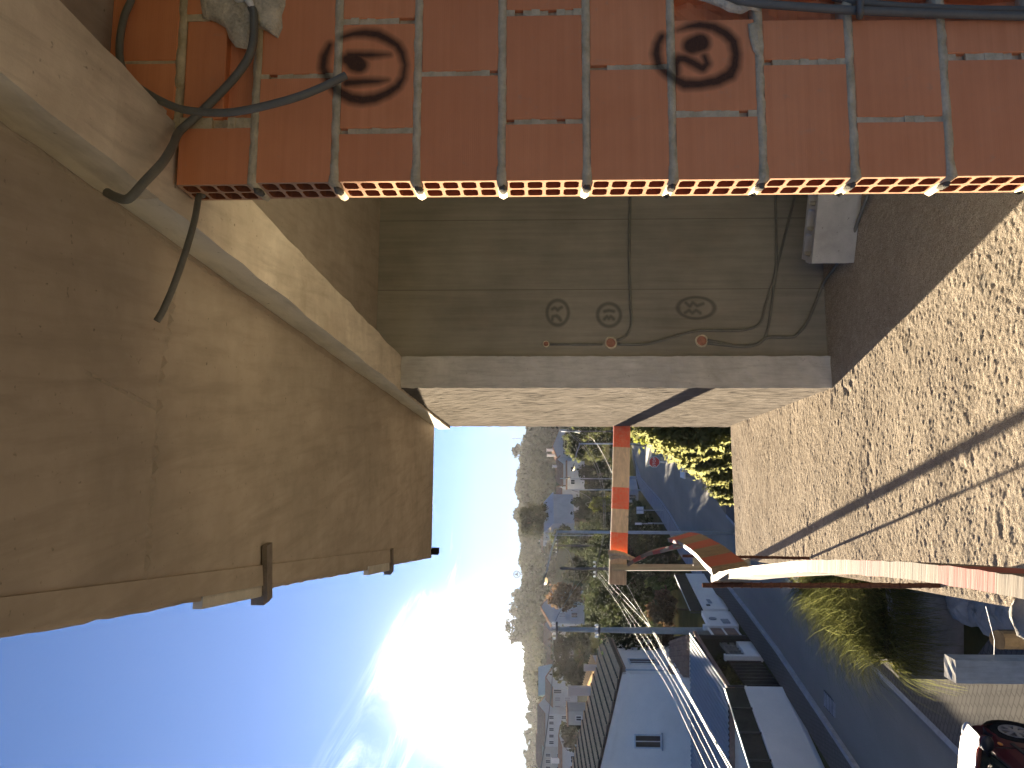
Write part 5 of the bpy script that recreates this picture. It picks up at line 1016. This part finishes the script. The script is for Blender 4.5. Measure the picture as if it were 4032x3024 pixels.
lamp_px('street lamp on a dark wooden pole by the pier edge', 1698, 62, 2205, (2262,1699), .09, .55, -.5, True)
lamp_px('small street lamp in front of the porch house', 1884, 96, 2205, (2222,1882), .07, .9, 0)
lamp_px('small far street lamp over the pale gable roof', 2108, 110, 2176, (2171,2098), .07, .9, 0)
def pole(name, label, yb, Y, xt, r0, r1, mat, cross=(), group='utility poles'):
    t = atY(xt, yb, Y); z = Gz(t.x, Y); e = empty(name, (t.x, Y, z), label, 'utility pole', group); mb = MB(); mb.tube([(0,0,-.3),(0,0,(t.z-z)*.5),(0,0,t.z-z)], r0, 10, r1); mb.build('shaft', mat, e, True)
    for dz, L in cross:
        mb = MB(); mb.box((0,-r1-.05,t.z-z-dz), (L,.08,.09)); c = mb.build('crossarm', M_IRON, e)
        for s in (-1,-.4,.4,1): mb = MB(); mb.ball((s*L*.47,-r1-.05,t.z-z-dz+.10), .06, 1,1,1.4, 8, 6); mb.build('insulator', M_WHITE_PLASTIC, c, True)
    return e
pole('utility_pole', 'heavy tapered concrete pole in front of the white garden wall', 2478, 32, 2168, .17, .085, M_CONCP, [(.25,.7),(2.0,.5)])
pole('utility_pole', 'leaning wooden pole carrying the far end of the cable bundle', 2238, 46, 2205, .12, .08, M_WOODP, [(2.15,.9)])
pole('utility_pole', 'thin far wooden pole above the curved boards', 2148, 70, 2178, .13, .09, M_WOODP, [(.4,1.2)])
pole('utility_pole', 'slim grey pole in front of the pair of dark windows', 1928, 88, 2235, .09, .06, M_GALV)
pole('mast', 'thin antenna mast on the ridge above the pier', 1727, YH-5, 2013, .22, .12, M_TILE2, [(1.2,2.2),(3.4,1.6)], None)
# cables
M_CABLE = simple('cable_sheath', (.16,.155,.14), .6, .1, 20, spec=.15)
def cable(label, pts, r, group='overhead cables'):
    P = smooth_path([atY(*p) for p in pts], 8); c = P[0].copy(); mb = MB(); mb.tube([p-c for p in P], r, 6); o = mb.build('overhead_cable', M_CABLE, None, True); o.location = c; tag(o, label, 'cable', group); return o
dep = lambda x: 46-(x-2330)*(46-12.5)/(2870-2330)
for lab, pts, r in [('thick bright cable of the bundle crossing to the bottom left', [(2357,2250),(2366,2262),(2451,2357),(2553,2465),(2609,2558),(2712,2731),(2861,3006),(2950,3180)], .005),
    ('second cable of the bundle, just right of the thick one', [(2375,2232),(2413,2292),(2502,2395),(2572,2493),(2614,2572),(2712,2744),(2870,3024),(2960,3190)], .008),
    ('outer right cable of the bundle', [(2372,2222),(2460,2295),(2507,2376),(2600,2530),(2660,2640),(2760,2820),(2885,3030),(2990,3200)], .005),
    ('left cable of the bundle passing over the white wall', [(2348,2262),(2432,2376),(2520,2530),(2628,2703),(2712,2875),(2782,3024),(2850,3170)], .005),
    ('thin cable between the bright ones of the bundle', [(2352,2258),(2441,2366),(2536,2490),(2600,2590),(2700,2760),(2835,3024),(2905,3160)], .004),
    ('thin inner cable of the bundle', [(2350,2258),(2438,2370),(2530,2510),(2622,2650),(2730,2860),(2812,3024),(2880,3160)], .0035)]:
    cable(lab, [(x, y, dep(x)) for x, y in pts], r)
cable('single cable running flat from the concrete pole to the left edge', [(2176,2478,32),(2178,2583,29),(2174,2674,26.5),(2168,2750,24.5),(2146,2926,20.5),(2126,3040,18.5),(2105,3140,17)], .016)
cable('cable dropping from the concrete pole towards the far pole', [(2176,2478,32),(2195,2428,36),(2222,2380,41),(2262,2320,50),(2300,2270,60)], .010)
for k, (o, lab) in enumerate(((0,'upper sagging line from the street lamps to the far pole'),(10,'lower sagging line from the street lamps to the far pole'))): cable(lab, [(2236+o*.4,1704,62),(2268+o,1730,60),(2303+o,1768,58),(2346+o,1842,55),(2371+o*.8,1940,52),(2377+o*.6,2050,49.5),(2370+o*.4,2135,47.8),(2348+o*.3,2222,46)], .014)
cable('line crossing below the middle lamp towards the guard board', [(2256,1695,62),(2330,1725,66),(2375,1790,70),(2410,1862,75)], .013)
cable('looping line standing in for a lamp arm glint in front of the valley houses', [(2252,1930,90),(2290,1942,90),(2318,1958,90),(2327,1968,90),(2322,1977,90),(2306,1984,90),(2328,2003,90)], .035)  # wire loop modelled in place of a glint on a lamp arm
cable('slack line hanging from the thin wooden pole', [(2216,2152,70),(2240,2175,69),(2255,2215,68),(2263,2250,67),(2258,2300,66),(2240,2350,65)], .016)
# signs
M_REDS = simple('sign_red', (.62,.045,.035), .5, .1, 6); M_WHS = simple('sign_white', (.72,.72,.72), .5, .05, 6)
def text_mesh(body, size, mat, parent, loc, rot, name='lettering', thick=.004):
    c = bpy.data.curves.new(name, 'FONT'); c.body = body; c.size = size; c.align_x = 'CENTER'; c.align_y = 'CENTER'; c.extrude = thick; t = bpy.data.objects.new(name, c); COL.objects.link(t)
    dg = bpy.context.evaluated_depsgraph_get(); me = bpy.data.meshes.new_from_object(t.evaluated_get(dg)); bpy.data.objects.remove(t); o = bpy.data.objects.new(name, me); me.materials.clear(); me.materials.append(mat); COL.objects.link(o); o.parent = parent; o.location = loc; o.rotation_euler = rot; return o
sp = atY(2576, 1819, 46.0); zg = Gz(sp.x, 46); e = empty('stop_sign', (sp.x, 46, zg), 'red octagonal stop sign with white letters by the street', 'road sign'); h = sp.z-zg
mb = MB(); mb.tube([(0,.03,-.2),(0,.03,h+.25)], .03, 8); mb.build('post', M_GALV, e, True)
oct_ = lambda r: [(r*math.cos(math.radians(22.5+45*i)), r*math.sin(math.radians(22.5+45*i))) for i in range(8)]
mb = MB(); o1 = oct_(.345); mb.add([(x,0,h+z) for x,z in o1]+[(x,-.018,h+z) for x,z in o1], [tuple(range(8)), tuple(range(15,7,-1))]+[(i,(i+1)%8,8+(i+1)%8,8+i) for i in range(8)]); mb.build('rim', M_WHS, e)
mb = MB(); o1 = oct_(.315); mb.add([(x,-.021,h+z) for x,z in o1]+[(x,-.024,h+z) for x,z in o1], [tuple(range(8)), tuple(range(15,7,-1))]+[(i,(i+1)%8,8+(i+1)%8,8+i) for i in range(8)]); mb.build('face', M_REDS, e)
text_mesh('STOP', .235, M_WHS, e, (0,-.030,h), (math.pi/2,0,0))
def board_sign(label, px, py, Y, wd, ht, n=1):
    c = atY(px, py, Y); z = Gz(c.x, Y); e = empty('sign_board', (c.x, Y, z), label, 'sign', 'white sign boards'); h = c.z-z
    mb = MB(); mb.tube([(0,.05,-.2),(0,.05,h+ht/2)], .035, 8); mb.build('post', M_GALV, e, True)
    for k in range(n):
        x = (k-(n-1)/2)*(wd+.05); mb = MB(); mb.box((x,0,h), (wd,.03,ht)); b = mb.build('panel', M_WHS, e); mb = MB()
        for s in (-1,1): mb.box((x+s*(wd/2-.012),-.018,h), (.022,.008,ht-.05)); mb.box((x,-.018,h+s*(ht/2-.012)), (wd,.008,.022))
        mb.build('edge_frame', M_GALV, b)
board_sign('pair of upright white sign boards on a thin post', 2520, 2009, 62, .26, .58, 2)
board_sign('single white sign board right of the tall lamp pole', 2514, 2062, 64, .18, .58)
board_sign('small white plate low beside the single sign board', 2559, 2060, 60, .08, .32)
# mesh cabinet by the kerb
b = onS(2770,1880); e = empty('utility_cabinet', (b.x+.35, b.y+.3, Gz(b.x, b.y)), 'grey concrete cabinet with a pale slanted top by the hedge', 'cabinet')
mb = MB(); mb.box((0,0,.48), (.72,.6,.96)); mb.build('body', M_WALLC, e); mb = MB(); mb.hexa([(-.42,-.36,.962),(.42,-.36,.962),(.42,.36,1.02),(-.42,.36,1.02)], [(-.42,-.36,1.04),(.42,-.36,1.04),(.42,.36,1.12),(-.42,.36,1.12)]); mb.build('lid', M_WHITE, e); mb = MB(); mb.box((0,-.31,.48), (.5,.02,.7)); mb.build('door', M_KERB, e)
# chain link fence along the verge
def fence():
    p, q = Vector((-4.55,40.5,0)), Vector((-3.3,29.5,0)); d = q-p; L = d.length; e = empty('chain_link_fence', (p.x, p.y, Gz(p.x,p.y)), 'chain link fence between the hedge and the sunlit verge', 'fence'); O = e.location
    for k in range(6):
        f = k/5; c = p+d*f; mb = MB(); mb.tube([Vector((c.x,c.y,Gz(c.x,c.y)-.2))-O, Vector((c.x,c.y,Gz(c.x,c.y)+1.3))-O], .03, 7); mb.build('fence_post', M_IRON, e, True)
    mb = MB(); st = .16; n = int(L/st); u = d.normalized()
    for k in range(-8, n):
        for s in (1,-1):
            a0 = k*st; z0, z1 = (0, 1.25) if s > 0 else (1.25, 0); c0, c1 = max(0, a0), min(L, a0+1.25)
            t0 = (c0-a0)/1.25; t1 = (c1-a0)/1.25
            if c1 <= c0: continue
            A = p+u*c0; B = p+u*c1; A.z = Gz(A.x,A.y)+z0+(z1-z0)*t0; B.z = Gz(B.x,B.y)+z0+(z1-z0)*t1; mb.tube([A-O, B-O], .006, 3, cap=False)
    w_ = mb.build('wire_mesh', M_IRON, e); w_['kind'] = 'stuff'
fence()
# drain grate
g = onS(3270,2790); e = empty('drain_grate', (g.x+.1, g.y, Gz(g.x,g.y)), 'iron drain grate in the gutter of the street', 'drain')
mb = MB(); mb.box((0,0,.008), (.42,.85,.016)); mb.build('frame', M_IRON, e)
for k in range(8): mb = MB(); mb.box((0,-.36+k*.103,.022), (.36,.045,.012)); mb.build('bar', M_KERB, e)
# posts and stones below the slab
gz = lambda x, y: Gz(x, y)+.11
a = onZ(3740,2632,-3.95); mb = MB(); rough_box(mb, Vector((-.105,-.105,gz(a.x,a.y)-.2)), Vector((.21,0,0)), Vector((0,.21,0)), Vector((0,0,-3.95-gz(a.x,a.y)+.2)), 3, 3, 20, .004); o = mb.build('square_post', concrete('post_concrete', (.38,.35,.30), (.56,.53,.47), ((18,18,1.5),(0,0,0)), 1.5, .4, .004, 4)); o.location = (a.x, a.y, 0); o.rotation_euler = (0,0,.06); tag(o, 'square concrete post with a rough sunlit top below the slab', 'post')
a = onZ(3930,2519,-4.9); mb = MB(); mb.tube([(0,0,gz(a.x,a.y)-.2),(.01,0,-5.8),(0,.01,-4.92),(0,0,-4.9)], .105, 14, .10); o = mb.build('round_post', simple('bark_post', (.17,.125,.075), .9, .35, 9, .5, 40, .01)); o.location = (a.x, a.y, 0); tag(o, 'thick round timber post under the slab edge', 'post')
a = onZ(3882,2388,-1.95); b = onZ(3914,2577,-4.6); mb = MB(); mb.tube([Vector((0,0,0)), (b-a)*.5-Vector((0,0,.02)), b-a], .0015, 5); o = mb.build('string_line', M_WHS); o.location = a; tag(o, 'taut white string from the slab edge to the square post', 'string')
M_STONE = concrete('rubble_stone', (.22,.21,.19), (.40,.38,.34), None, 14, .8, .015, 4)
for i, (x, y, r, lab) in enumerate([(3745,2372,.22,'pale rounded stone at the foot of the grass bank'),(3790,2392,.30,'big grey stone in the middle of the rubble row'),(3832,2405,.20,'small stone wedged in the rubble row'),(3868,2420,.24,'flat stone near the string line'),(3905,2440,.22,'stone beside the string line'),(3945,2410,.26,'brown stone tucked under the slab edge'),(3990,2425,.25,'long stone behind the round post')]):
    q = onZ(x, y, -6.55); mb = MB(); mb.ball((0,0,0), r, 1.25, .9, .75, 11, 8, .13); o = mb.build('stone', M_STONE, None, True); o.location = (q.x, q.y, gz(q.x,q.y)+r*.45); o.rotation_euler = (random.uniform(-.3,.3), random.uniform(-.3,.3), i*1.3); tag(o, lab, 'stone', 'rubble stones below the slab')
q = onZ(4022,2428,HZ+.05); mb = MB(); mb.ball((0,0,0), .085, 1.2, .8, .6, 10, 8, .14); o = mb.build('stone', M_STONE, None, True); o.location = (q.x, q.y, HZ+.03); tag(o, 'loose sunlit stone lying on the slab edge', 'stone')
# star emblem on the far ridge
c = atY(2035, 2261, YH-30); R0 = 2.1; e = empty('star_emblem', (c.x, c.y, Gz(c.x, c.y)), 'round three pointed star emblem on a mast at the ridge', 'emblem'); hz_ = c.z-Gz(c.x, c.y)
mb = MB(); mb.tube([(R0*math.cos(t), 0, hz_+R0*math.sin(t)) for t in [2*math.pi*i/36 for i in range(37)]], .27, 6, cap=False); mb.build('ring', M_IRON, e, True)
mb = MB()
for k in range(3):
    a = math.radians(90+120*k); t = (R0*math.cos(a), 0, hz_+R0*math.sin(a)); s = .62
    mb.add([(t[0],0,t[2]), (s*math.cos(a+math.pi/3),0,hz_+s*math.sin(a+math.pi/3)), (0,-.25,hz_), (s*math.cos(a-math.pi/3),0,hz_+s*math.sin(a-math.pi/3)), (0,.25,hz_)], [(0,1,2),(0,2,3),(0,4,1),(0,3,4)])
mb.build('star', M_IRON, e); mb = MB(); mb.tube([(0,0,0),(0,0,hz_-R0)], .25, 8); mb.build('mast', M_IRON, e, True)
# ------------------------------------------------------------------ parked car
def car():
    t = NT('dark_red_paint'); M_PAINT = t.bsdf((.085,.008,.010), .38, None, 0, .3, Coat_Weight=.22, Coat_Roughness=.04)
    M_RUB = simple('tyre_rubber', (.018,.018,.018), .85, .1, 20); M_RIM = simple('wheel_cover', (.30,.30,.31), .4, .1, 10, metallic=.6); M_BLK = simple('black_trim', (.02,.02,.022), .5, .1, 10); M_AMB = simple('amber_lens', (.55,.20,.02), .3, .1, 10, spec=.5)
    t = NT('tinted_glass'); M_CG = t.bsdf((.018,.024,.022), .05, None, 0, .5)
    M_HL = simple('headlamp_glass', (.45,.47,.48), .12, .1, 10, spec=.6)
    z0 = Gz(-5.35, 9.7); e = empty('parked_car', (-5.42, 9.2, z0+.1), 'dark red hatchback parked below the slab, nose pointing up the street', 'car', None, math.pi/2)   # local +x is the nose
    R_w = .30; ax = (1.26, -1.22)
    # side outline with wheel arches, nose first along the top
    def arch(cx): return [(cx+.36*math.cos(a), .30+.36*math.sin(a)) for a in [math.radians(d) for d in range(-15, 196, 15)]]
    prof_low = [(1.90,.21)]+arch(ax[0])+[(.80,.19),(-.70,.19)]+arch(ax[1])+[(-1.70,.24),(-1.92,.34)]
    prof_top = [(-1.98,.60),(-1.95,.90),(-1.72,.97),(-.9,.95),(0,.93),(.72,.92),(.93,.90),(1.25,.845),(1.58,.775),(1.80,.68),(1.93,.56),(1.97,.40)]
    side = prof_low+prof_top; n = len(side)
    def W(x, z): 
        w_ = .80-.05*max(0, (z-.6)/.35)**2-.03*max(0, (.4-z)/.2); w_ -= .30*max(0, (x-1.25)/.75)**2.4; w_ -= .10*max(0, (-x-1.5)/.5)**2; return w_
    vs = []; rows = [-1,-.96,-.72,-.36,0,.36,.72,.96,1]
    for s in rows:
        for x, z in side:
            top = z > .62; zz = z-(.045*(abs(s)**4) if top and abs(s) > .9 else 0)+(.028*(1-s*s) if top else 0); xx = x+((1-abs(s)**2)*.09 if x > 1.5 else 0)
            vs.append((xx, s*W(x, z), zz))
    k = len(rows); mb = MB(); fs = []
    for r in range(k-1):
        for i in range(n): fs.append((r*n+i, r*n+(i+1)%n, (r+1)*n+(i+1)%n, (r+1)*n+i))
    fs += [tuple(range(n-1,-1,-1)), tuple((k-1)*n+i for i in range(n))]
    mb.add(vs, fs); b = mb.build('body', M_PAINT, e, True)
    b.data.set_sharp_from_angle(angle=math.radians(38))
    # cabin: glass shell with painted roof and pillars laid on it
    st = [(.98,.90,.72),(.28,1.36,.60),(-.05,1.41,.585),(-.9,1.40,.57),(-1.38,1.33,.55),(-1.86,.95,.66)]
    g = MB(); vs = []
    low = [(.98,.73),(.45,.745),(-.05,.745),(-.9,.735),(-1.45,.71),(-1.86,.66)]
    for (x, z, h), (xl, hl) in zip(st, low): vs += [(xl,-hl,.90),(x,-h,z),(x,-h*.5,z+.02),(x,h*.5,z+.02),(x,h,z),(xl,hl,.90)]
    g.add(vs, [(i*6+j, i*6+j+1, i*6+7+j, i*6+6+j) for i in range(5) for j in range(5)]); g.build('glass', M_CG, e)
    r = MB(); q = []
    for x, z, h in st[1:5]: q += [(x,-h,z+.006),(x,-h*.5,z+.034),(x,h*.5,z+.034),(x,h,z+.006)]
    r.add(q, [(i*4+j, i*4+j+1, i*4+5+j, i*4+4+j) for i in range(3) for j in range(3)]); r.build('roof', M_PAINT, e, True)
    for s in (-1, 1):
        for a, c, wd in (((.99,.735,.90),(.27,.60,1.365),.045),((-.12,.752,.90),(-.12,.588,1.41),.05),((-1.05,.735,.90),(-1.0,.572,1.39),.05),((-1.88,.665,.94),(-1.36,.552,1.335),.07)):
            mb = MB(); mb.tube([(a[0],s*a[1],a[2]),((a[0]+c[0])/2,s*((a[1]+c[1])/2+.012),(a[2]+c[2])/2),(c[0],s*c[1],c[2])], wd*.62, 6); mb.build('pillar', M_PAINT if wd != .05 else M_BLK, e, True)
        mb = MB(); mb.tube([(.95,s*.752,.905),(.4,s*.765,.912),(-.1,s*.765,.915),(-1.0,s*.752,.918),(-1.75,s*.70,.94)], .014, 6); mb.build('waist_strip', M_BLK, e, True)
        mb = MB(); mb.tube([(.27,s*.605,1.372),(-.05,s*.592,1.42),(-.9,s*.578,1.41),(-1.36,s*.556,1.34)], .014, 6); mb.build('roof_strip', M_BLK, e, True)
        # mirror
        mb = MB(); mb.ball((.66,s*.90,1.0), .11, .62,.95,.72, 10, 7); mb.tube([(.70,s*.74,.95),(.67,s*.86,.99)], .03, 6); m_ = mb.build('mirror', M_BLK, e, True)
        mb = MB(); mb.ball((.70,s*.90,1.012), .105, .6,.93,.70, 10, 7); mb.build('mirror_cap', M_PAINT, m_, True)
        mb = MB(); mb.box((.02,s*.803,.56), (1.75,.02,.05)); mb.build('side_moulding', M_BLK, e)
        for x in (.78, -.13): mb = MB(); mb.box((x,s*.800,.58), (.008,.012,.62)); mb.build('door_gap', M_BLK, e)
        mb = MB(); mb.box((.05,s*.803,.79), (.16,.02,.035)); mb.build('door_handle', M_BLK, e)
        mb = MB(); mb.ball((.90,s*.795,.70), .035, 1.3,.4,.8, 8, 6); mb.build('side_repeater', M_AMB, e, True)
        mb = MB(); mb.ball((1.80,s*.54,.62), .13, .75,1.1,.55, 10, 7); mb.build('headlight', M_HL, e, True)
        mb = MB(); mb.box((-1.96,s*.58,.76), (.05,.2,.24)); mb.build('tail_light', M_REDS, e)
        for cx in ax:
            c = Vector((cx, s*.70, .30)); prof = [(.19,.09),(.205,.10),(.27,.10),(.30,.07),(.30,-.07),(.26,-.09)]; mb = MB(); kk = 26; vs = []
            for rr, t_ in prof: vs += [(c.x+rr*math.cos(2*math.pi*j/kk), c.y+s*t_, c.z+rr*math.sin(2*math.pi*j/kk)) for j in range(kk)]
            mb.add(vs, [(i*kk+j, i*kk+(j+1)%kk, (i+1)*kk+(j+1)%kk, (i+1)*kk+j) for i in range(len(prof)-1) for j in range(kk)]); wh = mb.build('wheel', M_RUB, e, True)
            mb = MB(); mb.tube([c+Vector((0,s*.02,0)), c+Vector((0,s*.05,0))], .195, 26); mb.build('wheel_well', M_BLK, wh)
            mb = MB(); vs = []                       # rim: ring, hub and seven spokes
            for rr, t_ in ((.195,.085),(.192,.105),(.165,.10),(.16,.075)): vs += [(c.x+rr*math.cos(2*math.pi*j/28), c.y+s*t_, c.z+rr*math.sin(2*math.pi*j/28)) for j in range(28)]
            mb.add(vs, [(i*28+j, i*28+(j+1)%28, (i+1)*28+(j+1)%28, (i+1)*28+j) for i in range(3) for j in range(28)])
            mb.tube([c+Vector((0,s*.06,0)), c+Vector((0,s*.112,0))], .055, 14, .045)
            for j in range(7):
                a = 2*math.pi*j/7+.3; u = Vector((math.cos(a),0,math.sin(a))); v = Vector((-u.z,0,u.x)); o1 = c+Vector((0,s*.085,0)); w1, w2 = .022, .030
                mb.hexa([o1+u*.04-v*w1, o1+u*.172-v*w2, o1+u*.172+v*w2, o1+u*.04+v*w1], [o1+u*.04-v*w1+Vector((0,s*.022,0)), o1+u*.172-v*w2+Vector((0,s*.018,0)), o1+u*.172+v*w2+Vector((0,s*.018,0)), o1+u*.04+v*w1+Vector((0,s*.022,0))])
            mb.build('rim', M_RIM, wh)
            mb = MB(); kk = 22; vs = []
            for rr, yy in ((.365,.795),(.365,.45),(.05,.45)): vs += [(c.x+rr*math.cos(2*math.pi*j/kk), s*yy, .30+rr*math.sin(2*math.pi*j/kk)) for j in range(kk)]
            mb.add(vs, [(i*kk+j, i*kk+(j+1)%kk, (i+1)*kk+(j+1)%kk, (i+1)*kk+j) for i in range(2) for j in range(kk)]); mb.build('wheel_arch', M_BLK, e, True, False)
    mb = MB(); mb.box((1.975,0,.34), (.13,1.05,.20)); mb.box((2.02,0,.52), (.05,.62,.09)); mb.build('grille', M_BLK, e)
    for s in (-1,1): mb = MB(); mb.tube([(.96,s*.66,.921),(1.35,s*.62,.851),(1.72,s*.53,.745)], .006, 5); mb.build('bonnet_gap', M_BLK, e)
    mb = MB(); mb.tube([(1.00,-.68,.925),(1.04,0,.955),(1.00,.68,.925)], .022, 6); mb.build('cowl', M_BLK, e, True)
    for y in (.1,-.42): mb = MB(); mb.tube([(1.0,y,.955),(.72,y+.42,1.09)], .010, 5); mb.build('wiper', M_BLK, e)
car()
# ------------------------------------------------------------------ air
def haze():
    mb = MB(); mb.box((-100, 200, 8), (1500, 900, 92)); o = mb.build('haze', None or bpy.data.materials.new('hazy_air')); mt = o.data.materials[0]; mt.use_nodes = True; nt = mt.node_tree; nt.nodes.clear()
    out = nt.nodes.new('ShaderNodeOutputMaterial'); v = nt.nodes.new('ShaderNodeVolumePrincipled'); v.inputs['Color'].default_value = (.93,.95,1,1); v.inputs['Density'].default_value = HAZE_D; v.inputs['Anisotropy'].default_value = HAZE_G; nt.links.new(v.outputs[0], out.inputs['Volume']); tag(o, 'thin sunlit evening air', kind='stuff')
HAZE_D, HAZE_G = .000035, .5
haze()
